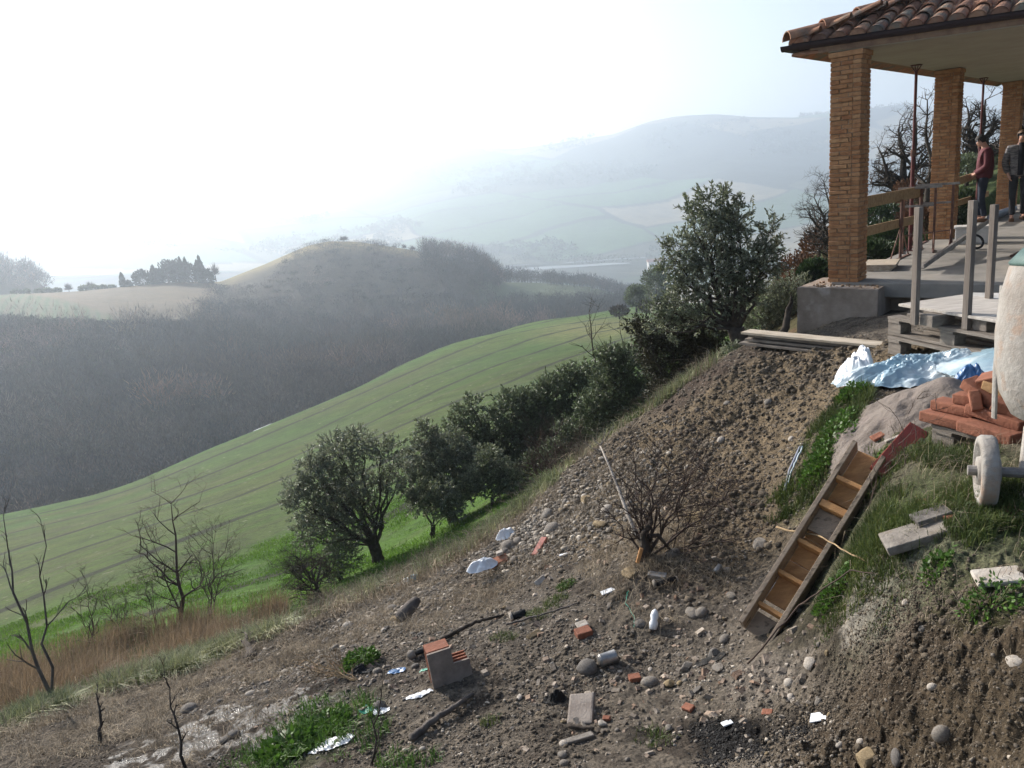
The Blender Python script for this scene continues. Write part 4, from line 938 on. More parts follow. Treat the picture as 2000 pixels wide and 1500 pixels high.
NAMED = [  # u, v, size px, material, label, angular, aspect
 (1148,1297,46,'stone_dark','large round grey boulder lying beside the tin can',0,1.15),(1268,1327,40,'stone','round pale boulder right of the small brick piece',0,1.25),(1308,1332,34,'stone_tan','angular brownish stone right of the round pale boulder',1,1.3),
 (1352,1190,40,'stone','flat pale cobble of the leaning pair above the burnt patch',0,1.7),(1370,1192,26,'stone','upright cobble of the leaning pair, right one',0,.9),(1250,1214,26,'stone_dark','grey stone lying against the crushed white bottle',0,1.2),
 (1695,1478,62,'stone_tan','large tan block of rock at the bottom edge',1,1.15),(1750,1474,42,'stone_dark','dark oval cobble beside the large tan rock',0,1.5),(1982,1286,44,'stone_white','white stone in the grass at the right edge',0,1.6),
 (1583,1287,44,'stone_white','whitish angular rubble chunk at the foot of the earth bank',1,1.4),(1145,972,34,'stone_tan','yellow angular stone on the cobble heap',1,1.2),(1172,1017,44,'stone_tan','long brown rock just below the cobble heap',1,1.9),
 (1078,1028,38,'stone','large round cobble low on the cobble heap',0,1.2),(1068,1000,32,'stone','round cobble above the largest one of the heap',0,1.3),(1185,992,30,'stone_white','pale cobble at the right of the heap',0,1.2),(1360,1002,60,'stone_tan','yellow rock behind the fallen dead bush',1,1.5),
 (1315,1078,28,'stone_dark','dark round stone right of the dead stump',0,.95),(1276,1060,18,'stone','small pale stone in the fork of the stump',0,.9),(1484,1058,34,'stone','grey stone left of the leaning wooden box',1,1.2),(1228,1112,46,'stone_tan','flat ochre lump of earth below the stump',1,1.6),
 (992,1062,34,'stone','round cobble by the crumpled white paper',0,1.1),(1010,1055,24,'stone','small cobble next to the blue white bag',0,1.1),(985,1075,22,'stone_dark','small dark cobble below the blue white bag',0,1.1),(1003,1090,20,'stone','pale cobble above the red tile strip',0,1.2),
 (765,1187,26,'stone','pale round cobble left of the yellow log end',0,1.1),(745,1202,22,'stone_dark','squarish grey cobble left of the yellow log end',1,1.1),(770,1206,20,'stone_tan','tan cobble touching the yellow log end',0,1.1),(681,1220,20,'stone_white','upright pale pebble at the left of the cobble trail',0,.8),
 (686,1238,16,'stone','round pebble below the upright pale one',0,1.2),(638,1250,24,'stone_dark','dark wet stone below the cobble trail',1,1.1),(655,1262,18,'stone','pale pebble touching the dark wet stone',0,1.1),(737,1308,20,'stone','round pale pebble below the green weed',0,1.1),
 (742,1374,34,'stone_dark','angular grey stone below the black cloth',1,1.2),(370,1380,38,'stone_dark','dark boulder half sunk by the muddy runnel',0,1.1),(455,1430,34,'stone_dark','round dark stone in the middle of the shiny mud',0,1.2),(440,1442,26,'stone_dark','smaller dark stone at the left of the one in the shiny mud',0,1.2),
 (488,1352,20,'stone_white','white pebble beside the muddy runnel',0,1.4),(520,1332,16,'stone','pale pebble above the muddy runnel',0,1.2),(493,1315,17,'stone','pebble at the upper end of the runnel',0,1.2),(555,1310,18,'stone_white','white pebble below the dead stump stake',0,1.2),
 (1101,1450,20,'stone_white','small white pebble under the pale strip slab',0,1.1),(1099,1472,22,'stone','white round pebble, upper of the pair at the bottom edge',0,1.1),(1102,1488,22,'stone','white round pebble, lower of the pair at the bottom edge',0,1.1),(1306,1418,22,'stone','flat bluish pebble left of the burnt patch',0,1.6),
 (1015,1358,20,'stone_white','flat white pebble left of the paving block',0,1.8),(1176,1412,20,'stone_white','white angular pebble right of the paving block',1,.9),(1540,1330,24,'stone_white','pale stone at the foot of the earth bank',0,1.2),(1543,1360,20,'stone_white','pale oval stone below the whitish rubble',0,1.1),
 (1598,1370,16,'stone','tan pebble embedded low in the earth bank',0,.9),(1638,1452,18,'stone_white','round white pebble left of the tan rock',0,1),(1680,1447,16,'stone_white','round white pebble above the tan rock',0,1),(1800,1228,18,'stone','pebble embedded high in the earth bank',0,.8),
 (1768,1174,16,'stone_white','pale pebble at the top of the earth bank',0,1.1),(1820,1340,16,'stone_white','pale pebble in the middle of the earth bank',0,.8),(1838,1430,34,'stone','cobble embedded in the lower part of the earth bank',0,.8),(1392,1272,28,'stone_dark','dark lump of rubble above the row of crumbly lumps',1,1.1),
 (1340,1298,38,'stone','crumbly mortar lump, left one of the row',1,1.5),(1402,1298,40,'stone','crumbly mortar lump, middle one of the row',1,1.7),(1435,1310,28,'stone_dark','crumbly mortar lump, right one of the row',1,1.6),(1362,1345,22,'stone_dark','small reddish lump beside the charred scrap',1,1),
 (1420,785,16,'stone','pebble stuck in the middle of the brown slope',0,1.2),(1408,857,18,'stone_white','pale round pebble in the bare middle of the slope',0,1.1),(1500,783,18,'stone','pebble high on the slope under the boards',0,1.1),(1545,855,14,'stone_white','white pebble near the thin grey pipe',0,1.1),
 (1420,1110,18,'stone','pebble below the fallen dead bush',0,1.3),(1428,1158,30,'stone','flat stone left of the lower end of the wooden box',0,1.8),(1415,1243,30,'stone','pale cobble near the foot of the wooden box',0,1.6),
]
for u, v, px, m, lab, ang, asp in NAMED: stone(u, v, px, m, lab, None, ang, asp)
# individual pebbles and cobbles
def field_pebbles(n, poly, lo, hi, lab, grp, mats=('stone','stone_white','stone','stone_dark','stone_tan')):
    k = 0
    while k < n:
        u = random.uniform(poly[0], poly[2]); v = random.uniform(poly[1], poly[3])
        if not poly[4](u, v): continue
        px = lo*(hi/lo)**(random.random()**1.7); stone(u, v, px, random.choice(mats), lab, grp, random.random() < .55, random.uniform(1, 1.8), .33, 'pebble', 'pebble'); k += 1
edge_v = lambda u: np.interp(u, [0,100,250,540,640,800,950,1050,1170,1300,1440,1560], [1440,1400,1370,1260,1215,1160,1070,1000,900,810,720,690])
field_pebbles(80, (1000, 940, 1230, 1050, lambda u, v: v > edge_v(u)+5 and v < 1050+(u-1000)*-.05), 8, 19, 'rounded cobble in the pale cobble heap spilling down the slope left of the dead bush', 'cobbles of the heap on the slope')
field_pebbles(40, (640, 1170, 830, 1240, lambda u, v: v > edge_v(u)+12), 8, 20, 'rounded cobble in the trail of stones along the left edge of the slope', 'cobbles trailing along the slope edge', ('stone','stone_white','stone_dark'))
field_pebbles(110, (850, 1150, 1620, 1495, lambda u, v: v > 1150), 6, 16, 'small pale pebble strewn over the stony ground', 'pebbles strewn over the stony ground')
field_pebbles(25, (400, 1250, 850, 1490, lambda u, v: v > edge_v(u)+30), 7, 18, 'pebble strewn over the dark damp ground at lower left', 'pebbles on the damp ground', ('stone','stone_white','stone_dark'))
# debris
def slabp(u, v, d, m, lab, cat='slab', name='stone_slab', yaw=0, tilt=0, roll=0, bev=.006, jit=.001, lift=.5, smooth=False):
    p = drop(u, v); o = MB().rbox((0, 0, 0), d, None, min(bev, min(d)*.4), jit).build(name, M[m], None, smooth); n = (gnorm(p.x, p.y, .15)+Vector((0, 0, .8))).normalized()
    q = frame(Vector((1, 0, 0))-n*n.x, n); o.matrix_world = Matrix.Translation(p+n*d[2]*(lift-.3 if d[2] >= .035 and lift == .5 else lift*.8))@(q@rotz(yaw)@Matrix.Rotation(tilt, 3, 'X')@Matrix.Rotation(roll, 3, 'Y')).to_4x4()
    return tag(o, lab, cat)
slabp(1136, 1392, (.135, .20, .05), 'hollow', 'worn grey brown paving block tilted on the stony ground', 'paving block', 'paving_block', -.2, .25, -.1, .012)
slabp(1128, 1446, (.17, .04, .018), 'stone', 'thin pale strip of slab below the paving block', yaw=.35)
slabp(1140, 1240, (.10, .07, .055), 'terracotta', 'half red brick with a whitened top face lying on the ground', 'brick', 'broken_brick', .3, .1)
slabp(1138, 1228, (.075, .055, .012), 'stone_white', 'white mortar crust on the half red brick', 'mortar', 'mortar_crust', .3, .1, lift=3.4)
slabp(1043, 1242, (.10, .035, .022), 'stone_tan', 'narrow tan tile piece standing out of the ground', 'tile piece', 'tile_piece', .7, .5)
slabp(1240, 1328, (.065, .05, .03), 'terracotta', 'small dark red brick piece left of the round pale boulder', 'brick', 'broken_brick', .1)
slabp(1055, 1070, (.20, .06, .03), 'red_board', 'narrow dark red strip of tile above the white litter', 'tile piece', 'tile_piece', .9, 0, -.3)
slabp(1056, 1136, (.12, .05, .012), 'stone_white', 'thin white tile shard standing on edge', 'tile piece', 'tile_piece', .9, .8)
slabp(976, 1100, (.16, .10, .06), 'terracotta', 'broken red brick beside the crumpled white bag', 'brick', 'broken_brick', .2, .1)
slabp(980, 1092, (.06, .05, .03), 'stone_white', 'white lump on the broken red brick', 'mortar', 'mortar_crust', .2, lift=2.6)
slabp(1188, 1155, (.10, .05, .008), 'plastic_white', 'flat white shard left of the tall dead stump shadow', 'shard', 'white_shard', .2)
slabp(1605, 1400, (.10, .055, .006), 'plastic_white', 'bright white tile shard below the earth bank', 'shard', 'white_shard', -.5)
slabp(1420, 1413, (.05, .035, .006), 'plastic_white', 'small white shard beside the burnt patch', 'shard', 'white_shard', .2)
slabp(1105, 1083, (.11, .03, .008), 'plastic_white', 'thin white litter strip above the green tuft', 'shard', 'white_shard', -.2)
slabp(1140, 1087, (.08, .04, .008), 'stone_white', 'pale flat flake beside the thin white strip', 'shard', 'white_shard', .5)
slabp(1810, 1042, (.36, .15, .04), 'stone', 'long pale stone slab lying in the grass near the yard edge', yaw=-.22)
slabp(1820, 1012, (.15, .10, .03), 'stone_dark', 'short grey slab behind the long pale one', yaw=-.1)
slabp(1950, 1130, (.16, .11, .02), 'stone_white', 'bright white irregular slab in the grass at right', yaw=-.3, bev=.012)
for u, v, s, l in ((1800,985,.06,'left of the white shard in the grass'),(1905,985,.05,'at the foot of the mixer wheel'),(1975,1000,.08,'under the mixer at the right edge'),(1855,1013,.05,'behind the long pale slab'),(1345,1385,.06,'below the pale pebbles near the burnt patch'),(1500,1395,.05,'right of the burnt patch'),(1185,1406,.04,'right of the paving block'),(1715,855,.08,'at the foot of the sand heap')):
    slabp(u, v, (s, s*.7, .02), 'terracotta', 'orange red tile fragment '+l, 'tile fragment', 'tile_fragment', random.uniform(-1, 1), .2)
slabp(1820, 987, (.09, .06, .008), 'plastic_white', 'white shard lying in the grass beside the mixer wheel', 'shard', 'white_shard', .3)
slabp(1743, 858, (.09, .03, .01), 'stone_white', 'pale tile strip at the foot of the sand heap', 'tile piece', 'tile_piece', 0)
# hollow clay block, L-shaped, with cells showing on its left face and cut top
def hollow():
    p = drop(880, 1322); s = 1.0; L_, H, Wd = .235, .235, .14
    n = Vector((0, 0, 1)); x = (Vector((1, 0, 0))*.95+Vector((0, 1, 0))*.30).normalized(); Mh = frame(x)@Matrix.Rotation(-.08, 3, 'X')@Matrix.Rotation(-.06, 3, 'Y'); 
    r_ = empty('hollow_clay_block', p, 'broken L shaped hollow clay block with plastered face and open cells', 'hollow brick')
    wl = MB(); t = .012
    c = p+Vector((0, 0, .0))
    def bx(x0, x1, y0, y1, z0, z1, mb): mb.box(c+Mh@Vector(((x0+x1)/2, (y0+y1)/2, (z0+z1)/2)), (x1-x0, y1-y0, z1-z0), Mh)
    fa = MB(); bx(-.118, .022, -.072, -.058, -.02, H-.02, fa); bx(.022, .118, -.072, -.058, -.02, .115, fa); part(r_, fa, 'plastered_face', M['hollow'])
    zs = np.linspace(-.018, H-.022, 7)
    for y in (-.0575, -.024, .011, .046): bx(-.115, .02, y, y+.010, -.018, H-.022, wl); bx(.0205, .115, y, y+.010, -.018, .11, wl)
    for z in zs: bx(-.114, .0195, -.047, .055, z-.004, z+.004, wl)
    for z in np.linspace(-.018, .08, 3): bx(.021, .114, -.047, .055, z-.004, z+.004, wl)
    part(r_, wl, 'cell_walls', M['terracotta'])
hollow()
def lathe_obj(u, v, prof, m, name, lab, cat, ax=(1, 0, 0), lift=.03, parts=()):
    p = drop(u, v)+Vector((0, 0, lift)); Mx = frame(Vector(ax))@Matrix.Rotation(R(90), 3, 'Y')
    r_ = empty(name, p, lab, cat); part(r_, MB().lathe(prof, 20, Mx, p), 'body', M[m], True)
    for nm, pr, mm in parts: part(r_, MB().lathe(pr, 20, Mx, p), nm, M[mm], True)
    return r_
lathe_obj(1188, 1296, [(.001,-.05),(.036,-.05),(.038,-.046),(.036,-.04),(.036,.04),(.038,.046),(.036,.05),(.001,.05)], 'tin', 'tin_can', 'dull metal tin can lying against the large grey boulder', 'can', (.95,.3,.05), .035, [('lid', [(.001,-.056),(.03,-.056),(.034,-.0505),(.001,-.0505)], 'tin')])
lathe_obj(1012, 1207, [(.001,-.04),(.024,-.04),(.024,.055),(.001,.055)], 'black', 'bottle', 'dark jar with a round pale lid lying on its side', 'jar', (.95,.25,.1), .025, [('lid', [(.001,-.056),(.029,-.056),(.03,-.0405),(.001,-.0405)], 'stone_white')])
lathe_obj(1300, 1143, [(.001,-.07),(.024,-.07),(.024,.07),(.001,.07)], 'black', 'drink_can', 'dark dented can with pale ends lying below the white packet', 'can', (.98,.15,.0), .026, [('end', [(.001,-.082),(.024,-.082),(.027,-.0705),(.001,-.0705)], 'stone'), ('end', [(.001,.0705),(.027,.0705),(.024,.082),(.001,.082)], 'stone')])
slabp(1284, 1127, (.12, .05, .03), 'tin', 'pale grey crushed packet behind the dark dented can', 'packet', 'crushed_packet', -.45)
lathe_obj(1402, 1117, [(.001,-.03),(.02,-.03),(.02,.03),(.001,.03)], 'tin', 'drink_can', 'small crushed silver can below the fallen bush', 'can', (.7,.6,.3), .02)
lathe_obj(1278, 1222, [(.001,-.06),(.022,-.055),(.027,-.02),(.02,.0),(.026,.025),(.018,.05),(.008,.06),(.001,.065)], 'plastic_white', 'plastic_bottle', 'crushed white plastic bottle standing askew among pebbles', 'bottle', (.25,.5,.85), .04)
lathe_obj(815, 1283, [(.001,-.012),(.018,-.01),(.018,.06),(.022,.075),(.022,.12),(.001,.12)], 'black', 'bottle', 'dark bottle with a round pale head beside the hollow clay block', 'bottle', (.95,.35,.12), .03, [('head', [(.001,-.066),(.018,-.061),(.03,-.045),(.031,-.03),(.024,-.016),(.001,-.0125)], 'stone')])
lathe_obj(783, 1216, [(.001,-.03),(.035,-.022),(.05,.0),(.055,.05),(.05,.13),(.03,.2),(.001,.21)], 'bark_grey', 'cut_log', 'short log with a yellow cut end beside the cobble trail', 'log', (.75,.55,.5), .04, [('cut_end', [(.001,-.036),(.03,-.033),(.04,-.022),(.001,-.02)], 'stone_tan')])
crumple('plastic_bag', 940, 1092, 6.2, (.14, .08), M['plastic_white'], 'crumpled white plastic bag on the slope edge', 'bag', 51, .09, .3, 30)
crumple('plastic_bag', 987, 1046, 6.9, (.10, .07), M['plastic_white'], 'bluish white plastic bag near the top of the slope edge', 'bag', 52, .09, .3, 30)
crumple('plastic_bag', 795, 1133, 7.0, (.17, .07), M['plastic_blue'], 'blue white torn bag lying at the grass edge', 'bag', 53, .08, .5, 30)
crumple('plastic_scrap', 780, 1352, 4.45, (.06, .04), M['blue'], 'blue plastic scrap on the ground left of the hollow block', 'litter', 54, .04, .1, 24)
crumple('plastic_scrap', 722, 1404, 4.05, (.055, .04), M['green_plastic'], 'green plastic scrap beside the white one', 'litter', 55, .05, .4, 24)
crumple('plastic_scrap', 748, 1412, 4.0, (.05, .035), M['plastic_white'], 'clear white plastic scrap right of the green one', 'litter', 56, .04, .4, 24)
crumple('plastic_scrap', 822, 1398, 4.05, (.09, .03), M['plastic_white'], 'long torn white plastic scrap below the hollow block', 'litter', 57, .03, .2, 24)
crumple('plastic_scrap', 830, 1326, 4.35, (.03, .02), M['green_plastic'], 'small green scrap left of the hollow block foot', 'litter', 58, .02, .2, 16)
crumple('plastic_scrap', 650, 1470, 3.85, (.13, .05), M['plastic_white'], 'clear plastic film in the weeds at the bottom edge', 'litter', 59, .05, .2, 30)
crumple('black_cloth', 705, 1335, 4.6, (.10, .05), M['black'], 'black cloth draped over a stone beside the straw twigs', 'cloth', 60, .13, -.2, 30)
crumple('charred_scrap', 1385, 1325, 3.95, (.10, .04), M['char'], 'black charred scrap right of the crumbly lumps', 'charred scrap', 62, .08, .1, 30)
crumple('burnt_paper', 1085, 1380, 3.75, (.07, .05), M['char'], 'dark burnt scrap left of the paving block', 'charred scrap', 63, .09, .3, 30)
crumple('plastic_film', 1510, 1135, 4.42, (.05, .04), M['plastic_white'], 'crumpled clear plastic inside the leaning wooden box', 'litter', 64, .05, .3, 20, z=None)
def pole(pts, rad, m, name, lab, cat, seg=8, grp=None, lift=.0):
    P = [drop(u, v)+Vector((0, 0, l)) for u, v, l in pts]; Q = []
    for a, b in zip(P, P[1:]):
        for k in range(seg): Q.append(a.lerp(b, k/seg)+Vector((random.uniform(-1, 1), random.uniform(-1, 1), random.uniform(-1, 1)))*(.004 if m != 'pipe' else 0))
    Q.append(P[-1]); n = len(Q); rr = [rad*(1-.5*i/n) if m != 'pipe' else rad for i in range(n)]
    return top_obj(MB().tube(Q, rr, 7), name, M[m], lab, cat, grp, True, P[0])
pole([(805,1448,.02),(860,1408,.03),(925,1362,.02)], .022, 'bark_grey', 'branch', 'long weathered stick half buried below the hollow block', 'stick')
pole([(1563,878,.02),(1542,925,.02),(1533,963,.02)], .011, 'pipe', 'pipe', 'thin grey plastic pipe hanging down the bank beside the weeds', 'pipe')
pole([(1568,880,.03),(1547,925,.03),(1538,960,.03)], .007, 'plastic_blue', 'pipe', 'thinner pale pipe running beside the grey one down the bank', 'pipe')
pole([(990,1225,.02),(1060,1205,.02),(1130,1180,.01)], .008, 'bark_grey', 'branch', 'thin dead stick on the ground right of the dark jar', 'stick')
pole([(860,1255,.02),(930,1225,.04),(985,1205,.02)], .016, 'bark', 'branch', 'dark root like branch leading to the dark jar', 'stick')
pole([(1110,1420,.01),(1160,1428,.015)], .014, 'bark', 'branch', 'charred dark stick below the paving block', 'stick')
pole([(1517,1113,.28),(1600,1112,.2),(1690,1108,.03)], .006, 'twig_pale', 'branch', 'pale thin twig crossing in front of the leaning wooden box', 'twig')
pole([(1460,1300,.01),(1560,1225,.12),(1660,1160,.12),(1720,1130,.02)], .005, 'twig', 'branch', 'long thin creeper stem hanging from the top of the earth bank', 'twig')
pole([(1228,1150,.01),(1222,1180,.01),(1240,1210,.01),(1238,1228,.01)], .003, 'green_plastic', 'string', 'thin green string trailing down to the crushed white bottle', 'string')
# ------------------------------------------------------------------ vegetation
def leaf_arrays(C, D, L_, Wd, jit=.25, rng=RNG):
    """one bent leaf (two triangles sharing the midrib folded) per centre C along direction D"""
    n = len(C); D = D/np.linalg.norm(D, axis=1, keepdims=True); Rn = rng.normal(size=(n, 3)); S = np.cross(D, Rn); S /= np.linalg.norm(S, axis=1, keepdims=True)+1e-9
    l = L_*rng.uniform(1-jit, 1+jit, (n, 1)); w_ = Wd*rng.uniform(1-jit, 1+jit, (n, 1))
    V = np.stack([C, C+D*l*.5+S*w_*.5, C+D*l, C+D*l*.5-S*w_*.5], 1).reshape(-1, 3); i = np.arange(n)*4
    return V, np.stack([i, i+1, i+2, i+3], 1)
def branch_path(a, b, seg, wob, sag=0):
    P = []; d = b-a; L_ = d.length
    for k in range(seg+1):
        t = k/seg; P.append(a+d*t+Vector((random.gauss(0, 1), random.gauss(0, 1), random.gauss(0, 1)))*wob*L_*math.sin(math.pi*min(t, .95))*.6+Vector((0, 0, -sag*L_*math.sin(math.pi*t))))
    return P
def leafy_tree(name, base, blobs, r, nleaf, leaf, label, cat, mleaf='olive', mbark='bark', trunk=.09, grp=None, fork=None, spray=.22, up=.35, stems=3, ndepth=.6, twigs=True, shr=.84, dens=2.6):
    """blobs: (u, v, radius px). Branches run from the trunk to sub-points of every blob, leaves sit in sprays on their ends."""
    root = empty(name, base, label, cat, grp); tb = MB(); LC = []; LD = []; tot = sum(b[2]**2 for b in blobs)
    top = sum((at(u, v, r) for u, v, q in blobs), Vector())/len(blobs); fk = fork or base.lerp(top, .28)
    heads = [fk+Vector((random.uniform(-1, 1), random.uniform(-1, 1), 0))*trunk for _ in range(stems)]
    for h in heads: tb.tube(branch_path(base+(h-fk)*.5, h, 5, .05), [trunk*(1.15-.5*k/5)/math.sqrt(stems)*1.5 for k in range(6)], 7)
    for u, v, q in blobs:
        c = at(u, v, r); k = pxm(c); R_ = q/k*shr; c = c+Vector((0, 1, 0))*random.uniform(-.8, .8)*R_*ndepth; h = random.choice(heads)
        P = branch_path(h, c-Vector((0, 0, R_*.3)), 6, .07); tb.tube(P, [trunk*.32*(1-.8*i/6) for i in range(7)], 5)
        ns = max(8, int(nleaf*dens*.8*q*q/tot/14))
        for s in range(ns):
            dv = Vector((random.gauss(0, 1), random.gauss(0, 1), random.gauss(0, 1))).normalized(); rad = R_*random.random()**.45*random.uniform(.85, 1.12)
            e = c+dv*rad; st = P[random.choice((3, 4, 5, 6))]
            d = (dv+Vector((0, 0, up))+Vector((random.gauss(0, .4), random.gauss(0, .4), random.gauss(0, .4)))).normalized(); e2 = e+d*spray
            if twigs and s % 7 == 0: tb.tube(branch_path(st, e, 3, .08), [trunk*.07, trunk*.05, trunk*.04, trunk*.03], 3, False)
            tb.tube([e, (e+e2)/2, e2], [trunk*.022]*3, 3, False)
            for l in range(14):
                t = random.random(); LC.append(e.lerp(e2, t)[:]); q_ = (d*.8+Vector((random.gauss(0, .55), random.gauss(0, .55), random.gauss(0, .55)))); LD.append(q_[:])
    V, Fc = leaf_arrays(np.array(LC), np.array(LD), leaf, leaf*.34)
    part(root, tb, 'trunk', M[mbark], True)
    o = arr_mesh('crown', V-np.array(base), Fc, M[mleaf]); o.parent = root; return root
def P_(u, v, r):       # ground point under a tree base, at range r on the bearing of the pixel
    p = at(u, v, r); return Vector((p.x, p.y, hz(p.x, p.y)-.03))
random.seed(21)
leafy_tree('olive_tree', P_(1460, 672, 11.3), [(1390,400,34),(1440,432,40),(1372,455,44),(1335,482,30),(1318,522,28),(1385,520,50),(1450,500,46),(1505,462,22),(1482,520,40),(1425,575,48),(1335,585,38),(1310,602,24),(1375,622,30),(1462,572,34),(1350,412,18),(1507,440,14),(1420,390,22),(1300,490,14),(1500,500,26),(1410,460,40),(1350,545,40),(1300,640,26),(1275,610,20)], 11.3, 15000, .062,
           'large silvery olive tree against the valley, left of the brick portico', 'olive tree', trunk=.10, fork=at(1440, 640, 11.3), stems=2, up=.5, shr=.80, dens=1.55, spray=.17)
leafy_tree('olive_tree', P_(740, 1090, 15.5), [(622,935,44),(662,885,40),(590,985,38),(690,945,34),(612,905,24),(700,865,28),(745,880,26),(640,1030,44),(600,1040,22),(700,1010,40),(655,985,38),(785,920,22),(730,960,26),(770,880,16),(575,960,20),(670,1060,26),(760,940,20)], 15.5, 9500, .078,
           'bushy many stemmed olive tree at the foot of the slope, leftmost of the olives', 'olive tree', mleaf='olive', trunk=.12, fork=at(730, 1060, 15.5), stems=4, up=.6)
leafy_tree('olive_tree', P_(888, 1003, 16.5), [(850,905,40),(905,945,38),(832,862,24),(880,885,42),(932,935,28),(842,945,32),(805,915,26),(833,838,13),(865,975,26),(815,885,20),(925,900,30)], 16.5, 8000, .085,
           'small dense olive tree between the many stemmed one and the dark hedge', 'olive tree', mleaf='olive', trunk=.09, stems=2, up=.6)
leafy_tree('olive_tree', P_(1005, 935, 17.5), [(960,850,44),(1003,802,44),(942,905,32),(1042,792,38),(1002,880,52),(905,812,22),(890,840,26),(1045,850,50),(935,870,34),(970,910,30),(925,790,18),(1000,930,28)], 17.5, 10500, .095,
           'dark broad olive tree at the left end of the dense hedge', 'olive tree', mleaf='olive_dark', trunk=.11, stems=3, up=.6)
leafy_tree('olive_tree', P_(1105, 900, 17.5), [(1080,772,42),(1120,820,52),(1150,750,36),(1060,842,46),(1100,880,46),(1182,802,42),(1180,732,28),(1030,900,30),(1140,870,40),(1112,742,26)], 17.5, 11500, .095,
           'dark broad olive tree in the middle of the dense hedge', 'olive tree', mleaf='olive_dark', trunk=.11, stems=3, up=.6)
leafy_tree('olive_tree', P_(1235, 850, 15.2), [(1200,762,42),(1222,712,30),(1182,850,34),(1250,792,44),(1160,800,32),(1190,700,18),(1215,830,36),(1272,760,30)], 15.2, 10000, .085,
           'silvery topped olive tree at the right end of the dense hedge', 'olive tree', mleaf='olive_dark', trunk=.10, stems=2, up=.6)
leafy_tree('shrub', P_(840, 1010, 15.5), [(820,975,24),(850,985,24),(800,950,20),(880,990,22),(865,960,20)], 15.5, 2600, .08, 'low sprawling olive scrub filling the gap below the small dense olive', 'shrub', mleaf='olive', trunk=.04, stems=3, up=.5)
leafy_tree('shrub', P_(960, 960, 15.8), [(940,935,26),(975,945,26),(910,960,20),(1000,930,24),(960,900,24)], 15.8, 3000, .08, 'low sprawling scrub under the left end of the dark hedge', 'shrub', mleaf='olive', trunk=.04, stems=3, up=.5)
leafy_tree('shrub', P_(1120, 890, 15), [(1080,890,26),(1130,880,28),(1165,860,24),(1050,905,20),(1110,850,26),(1200,840,20)], 15, 3600, .08, 'low sprawling scrub under the middle of the dark hedge', 'shrub', mleaf='olive_dark', trunk=.04, stems=3, up=.5)
leafy_tree('shrub', P_(1320, 780, 13), [(1290,702,38),(1260,652,22),(1342,735,42),(1385,700,38),(1242,645,14),(1335,650,40),(1300,760,34),(1275,680,26),(1390,650,30),(1310,615,22),(1410,720,24),(1360,690,40)], 13, 10500, .065,
           'dark brownish evergreen shrub below the large olive tree', 'shrub', mleaf='bush_dark', trunk=.08, stems=3, up=.5)
leafy_tree('shrub', P_(1530, 640, 13), [(1530,600,30),(1552,570,24),(1500,580,26),(1545,620,26),(1480,620,28),(1510,640,24),(1450,640,22),(1560,640,14)], 13, 6500, .045,
           'silver green shrub squeezed between the large olive tree and the concrete footing', 'shrub', mleaf='olive', trunk=.05, stems=3, up=.6)
leafy_tree('sprig', P_(1430, 700, 9.3), [(1432,688,11),(1422,702,9)], 9.3, 380, .045, 'bright silver sprig growing at the top of the soil slope by the long boards', 'plant', mleaf='olive', trunk=.02, stems=1, spray=.1)
leafy_tree('sprig', P_(1335, 775, 9.2), [(1330,765,13),(1345,775,10),(1322,778,9)], 9.2, 420, .045, 'bright silver sprig at the edge halfway down the soil slope', 'plant', mleaf='olive', trunk=.02, stems=1, spray=.1)
leafy_tree('shrub', P_(665, 1125, 15), [(650,1110,20),(680,1098,22),(660,1085,16),(640,1125,14)], 15, 1600, .05, 'low dark bush at the foot of the many stemmed olive', 'shrub', mleaf='olive_dark', trunk=.05)
# evergreens at the far corner of the field
def puff_tree(name, u, v, r, w_px, h_px, n, label, cat, mleaf, grp=None, trunkc='bark', leaf=.5, conical=False, base=None, light=False):
    b = base or at(u, v, r); k = pxm(b); w_, h = w_px/k/2, h_px/k; root = empty(name, b, label, cat, grp)
    if light: n = max(60, n//3)
    q = RNG.normal(size=(n, 3)); q /= np.linalg.norm(q, axis=1, keepdims=True); rad = RNG.random((n, 1))**.4
    C = q*rad; z = (C[:, 2]+1)/2
    wf = (1-z*.92)*1.15 if conical else (1+.28*fbm(q[:, 0]*2+w_px, q[:, 2]*2+q[:, 1]*2, .9, 3, int(u) % 97))
    C[:, 0] *= wf*w_; C[:, 1] *= wf*w_; C[:, 2] = (.12+.88*z)*h*(1 if conical else 1)
    D = q+np.array([0, 0, .5]); V, Fc = leaf_arrays(C, D, leaf, leaf*.5); o = arr_mesh('crown', V, Fc, M[mleaf]); o.parent = root
    t = MB().tube([(0, 0, -.5), (0, 0, h*.6)], [w_*.10+.04, .03], 5).build('trunk', M[trunkc], root); return root
puff_tree('evergreen_tree', 1243, 604, 150, 42, 48, 2200, 'round dark evergreen tree at the far corner of the green field', 'tree', 'olive_dark', leaf=.45)
puff_tree('evergreen_tree', 1283, 600, 145, 52, 82, 3000, 'taller dark evergreen tree right of the round one at the far field corner', 'tree', 'olive_dark', leaf=.45)
puff_tree('shrub', 1210, 618, 148, 34, 20, 700, 'low greyish bush left of the round evergreen at the far field corner', 'shrub', 'twig', leaf=.5)
puff_tree('shrub', 1262, 612, 148, 26, 26, 700, 'grey leafless bush between the two evergreens at the far field corner', 'shrub', 'twig', leaf=.5)
